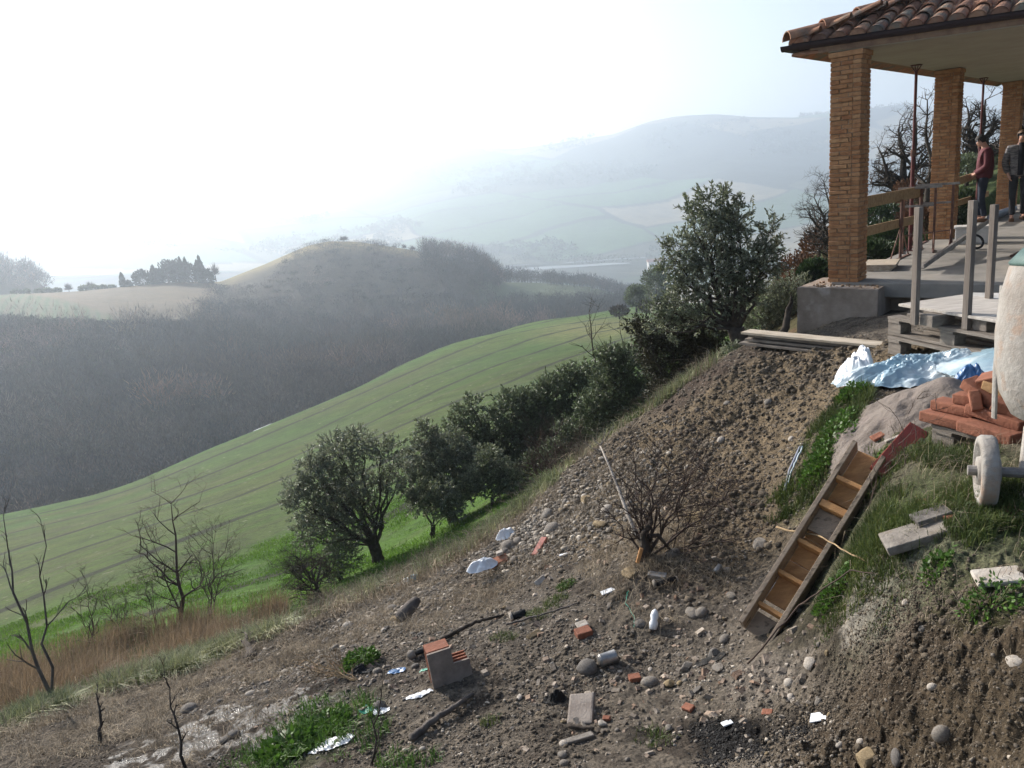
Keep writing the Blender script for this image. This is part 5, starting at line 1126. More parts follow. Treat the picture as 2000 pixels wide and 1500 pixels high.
# bare trees
def bare_tree(name, base, tips, r, label, cat, mb_='bark', rad=.05, depth=4, nb=4, grp=None, spread=.6, twl=.35, lean=None, hz_twig=1.0, fine=None):
    root = empty(name, base, label, cat, grp); tb = MB(); tw = MB()
    def grow(p, d, L_, rr, dep):
        seg = 4; pts = [p]; dd = d.copy()
        for k in range(seg):
            dd = (dd+Vector((random.gauss(0, .16), random.gauss(0, .16), random.gauss(0, .10)+.05))).normalized(); pts.append(pts[-1]+dd*L_/seg)
        (tb if dep > 1 else tw).tube(pts, [rr*(1-.5*k/seg) for k in range(seg+1)], 5 if dep > 1 else 3, False)
        if dep <= 0: return
        n = nb if dep > 1 else nb+1
        for k in range(n):
            t = random.uniform(.3, 1.0); i = min(int(t*seg), seg-1); q = pts[i].lerp(pts[i+1], t*seg-i); s = Vector((random.gauss(0, 1), random.gauss(0, 1), random.gauss(0, .5))); s = (s-dd*s.dot(dd)).normalized()
            grow(q, (dd*(1-spread*.6)+s*spread).normalized(), L_*random.uniform(.45, .75), rr*.5, dep-1)
    for u, v, rr in tips:
        e = at(u, v, r); L_ = (e-base).length; m_ = 8; P = branch_path(base, e, m_, .035); rad_ = [rad*rr*(1-.85*(k/m_)) for k in range(m_+1)]
        tb.tube(P, rad_, 6)
        for k in range(2, m_+1):
            for q in range(nb-1 if k < m_ else nb):
                d = (P[k]-P[k-1]).normalized(); s = Vector((random.gauss(0, 1), random.gauss(0, 1), random.gauss(0, .3))); s = (s-d*s.dot(d)).normalized()
                if random.random() < .85: grow(P[k], (d*(1-spread*.5)+s*spread).normalized(), L_*twl*random.uniform(.5, 1.1)*(1.25-.6*k/m_), rad_[k]*.55+.002, depth-2)
    part(root, tb, 'trunk', M[mb_], True)
    if tw.v: part(root, tw, 'twigs', M[fine or mb_])
    return root
bare_tree('bare_tree', P_(100, 1378, 7.2), [(5,1010,1.0),(80,1015,.8)], 7.2, 'young bare tree with two long stems at the left edge of the picture', 'bare tree', 'bark_grey', .02, 3, 2, spread=.45, twl=.16)
random.seed(5)
bare_tree('bare_tree', P_(352, 1195, 13), [(335,985,1.0),(300,1060,.5)], 13, 'bare tree rising from the brown dry grass left of the olives', 'bare tree', 'twig', .04, 5, 3, spread=.75, twl=.33)
bare_tree('bare_tree', P_(402, 1165, 14), [(420,1040,.8),(445,1075,.6),(385,1060,.6)], 14, 'low bushy bare tree right of the taller one in the dry grass', 'bare tree', 'twig', .022, 5, 3, spread=.7, twl=.4)
bare_tree('bare_tree', P_(178, 1250, 12.5), [(165,1130,.8),(145,1150,.6)], 12.5, 'small bare sapling above the dry grass, nearest to the two stemmed tree', 'bare tree', 'twig', .015, 4, 3, spread=.7, twl=.3)
bare_tree('bare_tree', P_(232, 1220, 13), [(200,1150,.8),(245,1160,.6),(215,1170,.6)], 13, 'small bare shrub between the sapling and the tall bare tree', 'bare tree', 'twig', .013, 4, 3, spread=.8, twl=.35)
bare_tree('bare_tree', P_(300, 1200, 13), [(275,1110,.7),(295,1130,.6)], 13, 'small bare sapling directly left of the tall bare tree', 'bare tree', 'twig', .013, 4, 3, spread=.8, twl=.35)
bare_tree('bare_tree', P_(632, 1152, 13), [(578,1085,1.2),(560,1110,.8)], 13, 'stunted dark leaning tree below the leftmost olive', 'bare tree', 'bark', .035, 5, 4, spread=.9, twl=.5)
bare_tree('bare_tree', P_(1180, 745, 22), [(1150,610,.9)], 22, 'slim bare tree standing behind the hedge against the green field', 'bare tree', 'bark', .06, 3, 4, spread=.7, twl=.3)
bare_tree('bare_tree', P_(1232, 715, 20), [(1210,630,.7)], 20, 'thin bare tree right of the slim one behind the hedge', 'bare tree', 'bark', .045, 3, 3, spread=.6, twl=.3)
bare_tree('bare_tree', P_(1262, 700, 19), [(1250,615,.7)], 19, 'thinnest bare stem behind the right end of the hedge', 'bare tree', 'bark', .04, 3, 3, spread=.6, twl=.25)
# behind the portico
bare_tree('oak_tree', P_(1772, 400, 26), [(1755,250,1.0),(1715,290,.7),(1790,240,.8),(1725,335,.6),(1800,300,.6)], 26, 'gnarled bare oak seen between the first and second brick columns', 'bare tree', 'bark', .17, 5, 3, spread=.95, twl=.36)
bare_tree('bare_tree', P_(1812, 400, 24), [(1811,195,1.0)], 24, 'tall thin bare tree just left of the second brick column', 'bare tree', 'bark', .10, 3, 4, spread=.8, twl=.2)
bare_tree('oak_tree', P_(1915, 330, 28), [(1890,210,1.0),(1925,195,1.0),(1945,225,.7),(1890,260,.6)], 28, 'bare oak seen between the second and third brick columns', 'bare tree', 'bark', .15, 5, 3, spread=.95, twl=.34)
bare_tree('bare_tree', P_(1655, 430, 20), [(1590,385,.8),(1575,410,.7),(1610,360,.7)], 20, 'bare branches of an oak reaching out left of the first brick column', 'bare tree', 'bark', .09, 4, 4, spread=.8, twl=.35)
bare_tree('bare_tree', P_(2010, 330, 26), [(1995,170,1.0),(2015,150,1.0)], 26, 'bare tree at the right edge behind the third brick column', 'bare tree', 'bark', .12, 4, 4, spread=.8, twl=.3)
def bush(u, v, r, w_, h, n, m, lab, leaf=.09, grp=None):
    b = P_(u, v, r); puff_tree('bush', u, v, r, w_, h, n, lab, 'bush', m, grp, 'twig', leaf, base=b)
for u, v, r, w_, h, n, m, lab in (
 (1560,560,20,90,95,2600,'bush_brown','rusty brown bare shrub left of the first brick column'), (1600,520,22,80,100,2600,'bush_brown','brown shrub directly behind the first brick column'), (1540,600,16,60,50,1400,'bush_brown','small reddish shrub between the olive and the concrete footing'),
 (1590,570,16,60,50,2200,'bush_green','green bush growing beside the concrete footing'), (1720,420,24,80,60,2600,'bush_green','light green bush behind the upper guard rail plank'), (1775,400,25,70,70,2400,'bush_brown','brown tangle at the foot of the gnarled oak'),
 (1735,480,18,90,60,2800,'bush_green','green bush behind the lower guard rail plank'), (1800,430,20,90,60,2600,'bush_brown','brownish scrub behind the steel trestles'), (1870,410,20,80,80,2800,'bush_green','dark green bush left of the man in maroon'),
 (1890,330,27,90,60,2800,'olive_dark','dark bush on the hillside above the man in maroon'), (1925,300,30,60,50,2200,'olive_dark','dark ivy covered bush at the foot of the oak between the rear columns'), (1700,560,15.6,90,45,2200,'bush_green','low green bush at the far edge of the terrace'), (1790,500,16.5,80,45,2200,'bush_green','low green bush behind the trestles at the terrace edge'),
 (1990,330,26,60,70,2200,'bush_green','green bush right of the third brick column')):
    bush(u, v, r, w_, h, n, m, lab, .085)
# ------------------------------------------------------------------ grass, weeds and dead grass
def blades(n, pf, h, wd, lean, m, name, hv=.5, curl=.5, label=None, wind=(0, 0)):
    X, Y = pf(n); n = len(X); Z = height(X, Y)-.01; a = RNG.random(n)*2*math.pi; ln = lean*RNG.random(n)
    H = h*(1-hv+2*hv*RNG.random(n)*RNG.random(n)**.3); dx = np.cos(a)*ln+wind[0]; dy = np.sin(a)*ln+wind[1]; sx, sy = -np.sin(a)*wd*.5, np.cos(a)*wd*.5
    B0 = np.stack([X, Y, Z], -1); up = np.stack([dx*.4*H, dy*.4*H, H*.55], -1); tp = np.stack([dx*H*(1+curl*.3), dy*H*(1+curl*.3), H*(1-.45*np.hypot(dx, dy))], -1); S = np.stack([sx, sy, 0*sx], -1)
    V = np.stack([B0-S, B0+S, B0+up+S*.8, B0+up-S*.8, B0+tp], 1).reshape(-1, 3); i = np.arange(n)*5
    T = np.concatenate([np.stack([i, i+1, i+2], 1), np.stack([i, i+2, i+3], 1), np.stack([i+3, i+2, i+4], 1)])
    o = arr_mesh(name, V, T, m); return o
def along_edge(th0, th1, d0, d1, clump=.35, dens=0.0, seed=1):
    def f(n):
        th = RNG.uniform(th0, th1, n*3); d = RNG.uniform(d0, d1, n*3); r = edge_r(th)+d; X = r*np.sin(th); Y = r*np.cos(th)
        k = fbm(X, Y, clump, 3, seed) > RNG.normal(dens, .12, len(X)); return X[k][:n], Y[k][:n]
    return f
def th_of(u, v, r): p = at(u, v, r); return math.atan2(p.x, p.y)
t0, t1, t2, t3 = th_of(-60, 1400, 7), th_of(540, 1240, 7), th_of(900, 1100, 7.5), th_of(1400, 700, 8.5)
tag(blades(36000, along_edge(t0, t2, -.15, 1.0, .3, .07, 5), .20, .007, 1.0, M['grass_pale'], 'pale_grass', wind=(.1, -.1)), kind='stuff')
tag(blades(12000, along_edge(t2, t3, -.25, .9, .3, .10, 6), .15, .007, 1.0, M['grass_pale'], 'pale_grass'), kind='stuff')
tag(blades(14000, along_edge(t0, t3, -.2, 1.8, .6, .05, 7), .15, .007, .9, M['grass'], 'green_grass'), kind='stuff')
tag(blades(9000, along_edge(t0, t3, -.5, 1.5, .5, .06, 8), .22, .004, 1.3, M['straw'], 'dead_grass'), kind='stuff')
def px_region(u0, v0, u1, v1, r0, r1, clump=.6, dens=0, seed=3, cond=None):
    def f(n):
        k = n*4; uu = RNG.uniform(u0, u1, k); rr = RNG.uniform(r0, r1, k); vm = (v0+v1)/2
        th = np.interp(uu, np.linspace(u0, u1, 12), [th_of(q, v0+(v1-v0)*i/11, (r0+r1)/2) for i, q in enumerate(np.linspace(u0, u1, 12))]); X = rr*np.sin(th); Y = rr*np.cos(th)
        kk = fbm(X, Y, clump, 3, seed) > RNG.normal(dens, .12, k); return X[kk][:n], Y[kk][:n]
    return f
tag(blades(21000, px_region(-80, 1340, 560, 1190, 7.8, 13.0, .8, .03, 9), .52, .006, .7, M['grass_dry'], 'dry_brown_grass', .5, wind=(.12, 0)), kind='stuff')
tag(blades(9000, px_region(540, 1190, 900, 1080, 8.6, 11, 1.0, .0, 10), .30, .006, .6, M['grass_dry'], 'dry_brown_grass', .5), kind='stuff')
tag(blades(9000, px_region(600, 1170, 1250, 900, 9.5, 13.5, 1.0, .0, 11), .30, .006, .8, M['straw'], 'dead_grass', .5), kind='stuff')
def ann(th0, th1, r0, r1, clump, dens, seed):
    def f(n):
        k = n*3; r = np.sqrt(RNG.uniform(r0*r0, r1*r1, k)); th = RNG.uniform(th0, th1, k); X = r*np.sin(th); Y = r*np.cos(th); q = (fbm(X, Y, clump, 3, seed) > RNG.normal(dens, .15, k)) & (r > edge_r(th)+3.5); return X[q][:n], Y[q][:n]
    return f
tag(blades(80000, ann(R(-38), R(14), 11, 24, 1.2, .0, 15), .06, .012, .8, M['wheat'], 'young_wheat'), kind='stuff')
def spots(lst, clump=.12, dens=0.0, seed=3):
    C = [(hit(u, v), rad) for u, v, rad in lst]
    def f(n):
        A = np.array([rad**2 for _, rad in C]); pick = RNG.choice(len(C), n*3, p=A/A.sum()); a = RNG.random(n*3)*2*math.pi; q = np.sqrt(RNG.random(n*3)); R__ = np.array([rad for _, rad in C])[pick]*q
        X = np.array([c.x for c, _ in C])[pick]+np.cos(a)*R__; Y = np.array([c.y for c, _ in C])[pick]+np.sin(a)*R__
        k = fbm(X, Y, clump, 3, seed)+.25*(1-q) > RNG.normal(dens, .1, len(X)); return X[k][:n], Y[k][:n]
    return f
tag(blades(17000, spots([(1900,1000,.45),(1790,940,.38),(1730,900,.3),(1975,1180,.12),(1850,960,.3),(1980,1060,.28),(1930,1175,.10),(1700,1010,.3),(1660,960,.25),(1700,1080,.22),(1990,1160,.12),(1640,1130,.12)], .22, .12), .07, .004, .9, M['grass'], 'green_grass'), kind='stuff')
tag(blades(6000, spots([(1640,800,.22),(1620,850,.22),(1600,900,.2),(1580,950,.2),(1545,970,.18),(1665,775,.15)], .1, .0), .09, .005, .9, M['grass'], 'green_grass'), kind='stuff')
tag(blades(3200, spots([(640,1420,.3),(560,1460,.3),(600,1400,.22),(690,1440,.2),(510,1480,.22),(770,1490,.12),(830,1490,.1)], .1, .06), .07, .005, .9, M['weed'], 'green_grass'), kind='stuff')
tag(blades(1500, spots([(1060,1195,.12),(985,1245,.09),(1105,1145,.08),(1280,1440,.1),(955,1410,.06),(1085,1170,.1),(1620,1235,.07),(1720,1210,.06)], .06, -.1), .045, .004, .9, M['grass'], 'green_grass'), kind='stuff')
tag(blades(700, spots([(1850,1250,.4),(1900,1330,.4),(1750,1150,.25),(1650,1180,.2),(1950,1250,.3)], .12, .1), .06, .0025, 1.4, M['straw'], 'dead_grass'), kind='stuff')
tag(blades(24000, spots([(500,1300,.5),(1000,1020,.5),(800,1160,.5),(380,1330,.4),(120,1400,.5),(150,1430,.7),(300,1400,.6),(250,1350,.5),(600,1280,.5),(420,1440,.5),(700,1230,.4),(900,1190,.5),(1000,1120,.5),(1300,1120,.5),(350,1390,.4),(1200,950,.6),(1250,1060,.5)], .15, .08), .10, .0025, 1.9, M['straw'], 'dead_grass'), kind='stuff')
tag(blades(9000, px_region(-80, 1350, 600, 1190, 7.6, 12.5, .7, .04, 19), .26, .007, .9, M['grass'], 'green_grass'), kind='stuff')
tag(blades(1200, spots([(1900,1000,.6),(1800,930,.5),(1700,850,.4)], .12, .05), .12, .002, 1.6, M['straw'], 'dead_grass'), kind='stuff')
def weed(u, v, rad, h, n, leaf, label, m='weed', name='weed_plant', asp=.55):
    p = hit(u, v); root_ = empty(name, p, label, 'weed'); a = RNG.random(n)*2*math.pi; q = np.sqrt(RNG.random(n))*rad; z = RNG.random(n)*h*(1-.5*(q/rad)**2)
    C = np.stack([np.cos(a)*q, np.sin(a)*q, z], -1); G = height(p.x+C[:, 0], p.y+C[:, 1])-p.z; C[:, 2] += G
    D = np.stack([np.cos(a)*.7, np.sin(a)*.7, RNG.uniform(.0, .8, n)], -1)+RNG.normal(0, .4, (n, 3)); V, Fc = leaf_arrays(C, D, leaf, leaf*asp); o = arr_mesh('leaves', V, Fc, M[m]); o.parent = root_
    st = MB()
    for k in range(0, n, max(1, n//40)): st.tube([(C[k][0]*.3, C[k][1]*.3, -.02), (C[k][0]*.8, C[k][1]*.8, C[k][2]*.6), tuple(C[k])], .0022, 3, False)
    st.build('stems', M['grass'], root_)
for a in ((705,1295,.12,.10,600,.03,'bright green leafy weed above the shiny mud, left of the hollow block'),(560,1465,.15,.05,260,.055,'broad leaved bright green weed at the bottom beside the shiny mud'),(640,1420,.13,.05,260,.035,'low green weed patch left of the plastic scraps'),
          (1665,775,.10,.10,420,.03,'green weed in front of the white plastic sack'),(1620,880,.16,.12,900,.03,'bright leafy weed left of the top of the leaning box'),(1600,920,.12,.10,600,.03,'bright leafy weed hanging beside the grey pipe'),(1632,840,.13,.1,600,.028,'leafy weed at the left foot of the sand heap'),
          (1828,1118,.055,.07,160,.026,'small upright leafy weed on the pale mortar patch at the bank edge'),(1625,1165,.08,.08,260,.028,'small leafy weed in the dark hollow behind the leaning box'),(1105,1145,.06,.03,260,.014,'low dark green tuft above the dark pebbly ground'),(1700,930,.14,.07,500,.022,'dark green weeds behind the red board'),
          (1935,1175,.10,.06,300,.02,'grass and clover clump at the right edge near the white slab')): weed(*a)
# dead bush uprooted with its stump
random.seed(31)
sb = hit(1262, 1092)
bt = bare_tree('dead_bush', sb, [(1180,990,.5),(1215,930,.5),(1290,880,.7),(1365,900,.7),(1262,1010,1.3),(1430,960,.6),(1235,880,.5),(1480,1040,.5),(1350,1070,.5),(1320,850,.5),(1420,1090,.4),(1400,850,.4)], math.hypot(sb.x, sb.y)+.1, 'tangled fallen dead bush with a dark stump on the slope', 'dead bush', 'twig', .017, 4, 3, spread=.7, twl=.33)
wb = MB(); wp = [at(1253, 1060, 5.25), at(1228, 1010, 5.4), at(1210, 960, 5.6), at(1190, 910, 5.8), at(1172, 870, 5.95)]
wp = [Vector(p) for p in wp]; wb.tube(wp, [.017, .015, .012, .009, .006], 7); part(bt, wb, 'peeled_branch', M['bark_pale'], True)
tw = MB()
for s_, e_ in (((1172,870),(1150,850)),((1172,870),(1200,830)),((1190,910),(1215,860)),((1180,885),(1140,862)),((1210,960),(1235,900)),((1172,870),(1185,835)),((1190,905),(1230,860))):
    A_ = at(s_[0], s_[1], 5.9); B_ = at(e_[0], e_[1], 6.0); tw.tube(branch_path(A_, B_, 4, .08), [.005, .004, .003, .0025, .002], 4)
part(bt, tw, 'pale_twigs', M['bark_grey'])
stp = MB().tube([at(1250, 1098, 5.02), at(1262, 1070, 5.08), at(1257, 1045, 5.1), at(1272, 1020, 5.14), at(1268, 990, 5.2)], [.034, .04, .026, .018, .006], 8).tube([at(1260, 1050, 5.1), at(1285, 1045, 5.12), at(1310, 1075, 5.1)], [.022, .016, .008], 6); part(bt, stp, 'stump', M['bark'], True)
part(bt, MB().rbox(at(1249, 1085, 4.96), (.025, .02, .11), Matrix.Rotation(.3, 3, 'Y'), .005), 'split_wood', M['wood_orange'])
bare_tree('dead_bush', hit(1440, 1010), [(1400,930,.6),(1350,880,.6),(1450,960,.5),(1330,940,.5)], 5.9, 'sparse dead twigs standing on the brown slope right of the fallen bush', 'dead bush', 'twig', .009, 4, 3, spread=.8, twl=.35)
bare_tree('dead_stalk', hit(195, 1455), [(190,1340,1.0)], 5.6, 'single dead stalk in front of the two stemmed bare tree', 'stalk', 'bark', .016, 2, 2, spread=.5, twl=.12)
bare_tree('dead_stalk', hit(362, 1500), [(318,1300,1.0)], 4.6, 'tall dead stalk rising over the shiny mud', 'stalk', 'bark', .010, 3, 2, spread=.6, twl=.15)
bare_tree('dead_stalk', hit(725, 1495), [(752,1300,1.0),(765,1330,.5)], 3.75, 'thin dark stalk crossing the litter at the bottom', 'stalk', 'bark', .007, 2, 2, spread=.5, twl=.10)
bare_tree('stake', hit(492, 1290), [(478,1235,1.0),(500,1240,.8)], 6.9, 'broken off sapling stump at the upper left end of the slope', 'stump', 'bark', .05, 2, 2, spread=.5, twl=.15)
bare_tree('dead_twigs', hit(700, 1330), [(600,1290,.6),(615,1310,.6),(640,1280,.5),(590,1300,.5)], 4.8, 'bundle of pale straw twigs beside the black cloth', 'twigs', 'twig_pale', .007, 3, 3, spread=.4, twl=.3)
bare_tree('dead_shrub', P_(1065, 935, 11), [(1050,860,.8),(1085,850,.8),(1110,880,.6),(1140,870,.6),(1040,890,.6)], 11, 'reddish dry stems in front of the dark hedge', 'dead shrub', 'twig', .02, 4, 4, spread=.6, twl=.4)
bare_tree('dead_tree', P_(1527, 655, 9.9), [(1545,580,1.6),(1548,590,1.2)], 9.9, 'blackened broken tree stem left of the concrete footing', 'dead tree', 'bark', .045, 2, 2, spread=.5, twl=.12)
bare_tree('dead_shrub', P_(1690, 1010, 4.4), [(1790,780,.5),(1750,850,.5),(1830,800,.4)], 4.6, 'wiry dead bramble stems arching over the sand heap', 'dead shrub', 'twig', .004, 3, 2, spread=.5, twl=.25)
# ------------------------------------------------------------------ clods and gravel over the bare ground (uncountable)
def bits(name, n, pf, smin, smax, m, power=2.2, sink=.3, flat=.7):
    bm = bmesh.new(); bmesh.ops.create_icosphere(bm, subdivisions=1, radius=.5); V0 = np.array([v.co[:] for v in bm.verts]); F0 = np.array([[v.index for v in f.verts] for f in bm.faces]); bm.free()
    X, Y = pf(n); n = len(X); S = smin*(smax/smin)**(RNG.random(n)**power); Z = height(X, Y)+S*(.5*flat-sink)
    sh = RNG.uniform(.6, 1.3, (n, 1, 3)); sh[..., 2] *= flat; V = V0[None]*(1+RNG.uniform(-.22, .22, (n, len(V0), 1)))*sh*S[:, None, None]
    a = RNG.random(n)*2*math.pi; ca, sa = np.cos(a)[:, None], np.sin(a)[:, None]; V = np.stack([V[..., 0]*ca-V[..., 1]*sa, V[..., 0]*sa+V[..., 1]*ca, V[..., 2]], -1)+np.stack([X, Y, Z], -1)[:, None]
    Fc = (F0[None]+np.arange(n)[:, None, None]*len(V0)).reshape(-1, 3); o = arr_mesh(name, V.reshape(-1, 3), Fc, m, smooth=True); return tag(o, kind='stuff')
def on_soil(clump, dens, seed, r0=2.2, r1=9.5, pow_=1.5, extra=None):
    def f(n):
        k = n*5; r = r0*(r1/r0)**(RNG.random(k)**(1/pow_)*1.0); th = RNG.uniform(R(-38), R(36), k); X = r*np.sin(th); Y = r*np.cos(th)
        kk = (r < edge_r(th)+.1) & (fbm(X, Y, clump, 3, seed) > RNG.normal(dens, .13, k)); 
        if extra is not None: kk &= extra(X, Y)
        return X[kk][:n], Y[kk][:n]
    return f
def notyard(X, Y):
    w_ = hit(400, 1440)
    keep = np.hypot((X-w_.x)*.75, (Y-w_.y)*1.1) > .5+.3*fbm(X, Y, .3, 2, 88)
    p = at(1840, 950, 4.1); p2 = at(1800, 700, 6.5); c_ = hit(1430, 1445); keep &= np.hypot(X-c_.x, Y-c_.y) > .17
    return keep & (np.hypot(X-p.x, Y-p.y) > .9) & (np.hypot(X-p2.x, Y-p2.y) > .5)
bits('gravel', 46000, on_soil(.5, -.04, 301, extra=notyard), .004, .024, M['gravel'], 3.2, .25)
bits('soil_clods', 42000, on_soil(.7, .04, 311, 2.2, 11, extra=notyard), .006, .034, M['clod'], 3.4, .36)
def rubble(n, uvs, smin, smax, m):
    V = []; Fs = []; k0 = 0; C = [(hit(u, v), rad) for u, v, rad in uvs]; P = [C[i % len(C)] for i in range(n)]
    X = np.array([c.x+random.gauss(0, .6)*q for c, q in P]); Y = np.array([c.y+random.gauss(0, .6)*q for c, q in P]); Z = height(X, Y); mb = MB()
    for x, y, z in zip(X, Y, Z):
        s = smin*(smax/smin)**(random.random()**2.2); e = Euler((random.uniform(-.5, .5), random.uniform(-.5, .5), random.random()*6)).to_matrix()
        mb.box((x, y, z+s*.08), (s*random.uniform(.9, 1.5), s*random.uniform(.6, 1), s*random.uniform(.25, .6)), e, random.uniform(.05, .45))
    tag(mb.build('rubble', m), kind='stuff')
M['rubble'] = mat('broken_rubble', (.27,.235,.2), (.16,.135,.11), 14, .92, .5, 60, isl=[(.5,.48,.46),(.8,.78,.75),(1,1,1),(1.0,.74,.6),(1.9,1.9,1.85)])
rubble(2200, ((1000,1150,.9),(1200,1250,.8),(1400,1250,.6),(1300,1380,.4),(1100,1350,.5),(900,1250,.7),(1350,1100,.7),(1500,1320,.3),(750,1300,.6),(560,1320,.6),(900,1130,.6),(1150,1080,.7)), .007, .045, M['rubble'])
def bank(lst):
    C = [(hit(u, v), rad) for u, v, rad in lst]
    def f(n):
        pick = RNG.integers(0, len(C), n); X = np.array([c.x for c, _ in C])[pick]+RNG.normal(0, 1, n)*np.array([q for _, q in C])[pick]*.6; Y = np.array([c.y for c, _ in C])[pick]+RNG.normal(0, 1, n)*np.array([q for _, q in C])[pick]*.6; return X, Y
    return f
bits('soil_clods', 17000, bank([(1450,850,1.3),(1560,730,1.0),(1650,700,.8),(1300,950,1.0),(1250,850,1.2),(1400,1020,.7)]), .010, .07, M['clod'], 4.0, .36)
bits('soil_clods', 20000, bank([(1800,1350,.35),(1900,1420,.3),(1700,1300,.3),(1640,1380,.3),(1750,1230,.2)]), .003, .018, M['clod'], 3.0, .3)
bits('gravel', 9000, bank([(1120,1000,.8),(1180,970,.7),(1030,1040,.6)]), .012, .06, M['gravel'], 2.6, .3)
bits('gravel', 3500, bank([(760,1190,.5),(700,1220,.5),(820,1170,.5),(560,1300,.5)]), .012, .05, M['gravel'], 2.2, .25)
bits('charcoal', 6500, bank([(1420,1440,.10),(1380,1425,.07),(1560,1435,.08),(1470,1465,.08),(1400,1480,.07)]), .003, .016, M['char'], 2.4, .3)
# ------------------------------------------------------------------ woods and far trees
def woods(name, ev, pts, m, nst, hgt, wid, label=None, rng=RNG, strand=.16, asp=1.0, short=None):
    """bare crowns: for every tree a trunk and a bunch of thin upward strands, all in one uncountable mass"""
    th, t = pts; x, y, z = ev(th, t); n = len(x); H = hgt*rng.uniform(.6, 1.3, n); H = H if short is None else H*np.where(t > short, .5, 1); Wd = wid*rng.uniform(.7, 1.3, n)
    k = nst; q = rng.normal(size=(n, k, 3)); q /= np.linalg.norm(q, axis=2, keepdims=True); rad = rng.random((n, k, 1))**.45
    C = q*rad; C[..., 2] = C[..., 2]*.42+.60; E = C.copy(); C[..., :2] *= Wd[:, None, None]; C[..., 2] *= H[:, None]
    D = np.stack([q[..., 0]*.7, q[..., 1]*.7, np.abs(q[..., 2])*.5+.7], -1)+rng.normal(0, .25, q.shape); D /= np.linalg.norm(D, axis=2, keepdims=True)
    base = np.stack([x, y, z], -1)[:, None]; L_ = H[:, None, None]*rng.uniform(.08, .24, (n, k, 1)); S = np.cross(D, rng.normal(size=D.shape)); S /= np.linalg.norm(S, axis=2, keepdims=True); S *= strand*rng.uniform(.6, 1.4, (n, k, 1))
    P = base+C; V = np.stack([P-S*.5, P+S*.5, P+D*L_], 2).reshape(-1, 3); i = np.arange(n*k)*3; Fc = np.stack([i, i+1, i+2], 1)
    tx = np.stack([x, y, z], -1); sv = np.array([.12, -.06, 0]); TV = np.stack([tx-sv-[0, 0, .5], tx+sv-[0, 0, .5], tx+np.stack([0*x, 0*x, H*.7], -1)], 1).reshape(-1, 3); j = np.arange(n)*3+len(V)
    o = arr_mesh(name, np.concatenate([V, TV]), np.concatenate([Fc, np.stack([j, j+1, j+2], 1)]), m); 
    tint = np.clip(.5+1.6*fbm(x, y, 45, 4, 811)+rng.normal(0, .38, n), 0, 1); g2 = np.clip(.5+2.2*fbm(x, y, 28, 3, 821)+rng.normal(0, .2, n), 0, 1)
    cc = np.array((.62, .68, .80))*(1-tint)[:, None]+np.array((1.75, 1.35, 1.15))*tint[:, None]; cc = cc*(1-.45*g2[:, None])+np.array((.75, .95, .7))*(.45*g2[:, None])
    pt = np.clip(.5+2.6*fbm(x+3*np.sin(y*.05), y, 75, 4, 841), 0, 1)[:, None]; cc = cc*(.5+.75*pt)*(1+np.clip(rng.normal(0, .25, (n, 1)), -.4, .6)); cv = np.ones((len(V)+len(TV), 4), np.float32); cv[:len(V), :3] = np.repeat(cc, k*3, 0); cv[len(V):, :3] = np.repeat(cc, 3, 0)
    ca = o.data.color_attributes.new('Col', 'FLOAT_COLOR', 'POINT'); ca.data.foreach_set('color', cv.ravel()); return tag(o, kind='stuff')
M['wood_bare'] = mat('bare_wood', (.12,.098,.092), (.034,.038,.046), .035, .95, 0, isl=.4, coord='Object', thr=(.4,.6))  # bluish dark tone paints distance haze into the crowns
M['wood_ever'] = mat('evergreen_wood', (.04,.05,.032), (.022,.03,.02), .05, .9, 0, isl=.4)
M['wood_pale_bare'] = mat('pale_bare_wood', (.20,.155,.125), (.11,.09,.075), .05, .95, 0, isl=.3)
for k_ in ('wood_bare', 'wood_ever', 'wood_pale_bare'):      # every tree of a wood has its own tint
    nt = M[k_].node_tree; b_ = nt.nodes['Principled BSDF']; src = b_.inputs['Base Color'].links[0].from_socket; a_ = _n(nt, 'ShaderNodeVertexColor', layer_name='Col')
    x_ = _n(nt, 'ShaderNodeMix', data_type='RGBA', blend_type='MULTIPLY'); x_.inputs[0].default_value = 1; nt.links.new(src, x_.inputs[6]); nt.links.new(a_.outputs[0], x_.inputs[7]); nt.links.new(x_.outputs[2], b_.inputs['Base Color'])
def samp(n, u0, u1, t0, t1, cond=None, sc=.02):
    th = RNG.uniform(th_of(u0, 700, 300), th_of(u1, 640, 300), n); t = RNG.uniform(t0, t1, n)
    if cond is not None: k = cond(thu(th), t); th, t = th[k], t[k]
    return th, t
c1 = lambda u, t: t < 1.93+.03*np.sin(u*.05)+np.clip((u-380)/60, 0, 1)*(.88-np.clip((u-930)/60, 0, 1)*.55)-np.clip(1-np.abs(u-520)/90, 0, 1)*.28+np.clip((u-560)/50, 0, 1)*np.clip((905-u)/30, 0, 1)*.14
woods('woodland', EVW, samp(11500, -380, 1300, .25, 2.96, c1), M['wood_bare'], 62, 5.6, 3.1, short=2.3)
woods('woodland', EVW, samp(520, -380, 1250, .5, 1.9), M['wood_bare'], 110, 9.5, 4.2, strand=.13)
woods('woodland', EVW, samp(420, 250, 1000, .8, 1.95), M['wood_pale_bare'], 130, 10, 4.8, strand=.14)
woods('woodland', EVW, samp(1100, -380, 1300, .8, 2.75, c1), M['wood_ever'], 80, 4.6, 2.4, strand=.4, short=2.3)
woods('woodland', EVW, samp(260, 850, 985, 2.4, 3.02), M['wood_bare'], 120, 8.5, 4.0, strand=.2)
woods('woodland', EVW, samp(420, 0, 380, 1.93, 2.06), M['wood_ever'], 60, 3.2, 2.2, strand=.4)
woods('woodland', EVK, samp(420, -380, 110, .5, 1.1), M['wood_bare'], 90, 10, 4, strand=.3)
def strip(u0, u1, t0, t1, n): return samp(n, u0, u1, t0, t1)
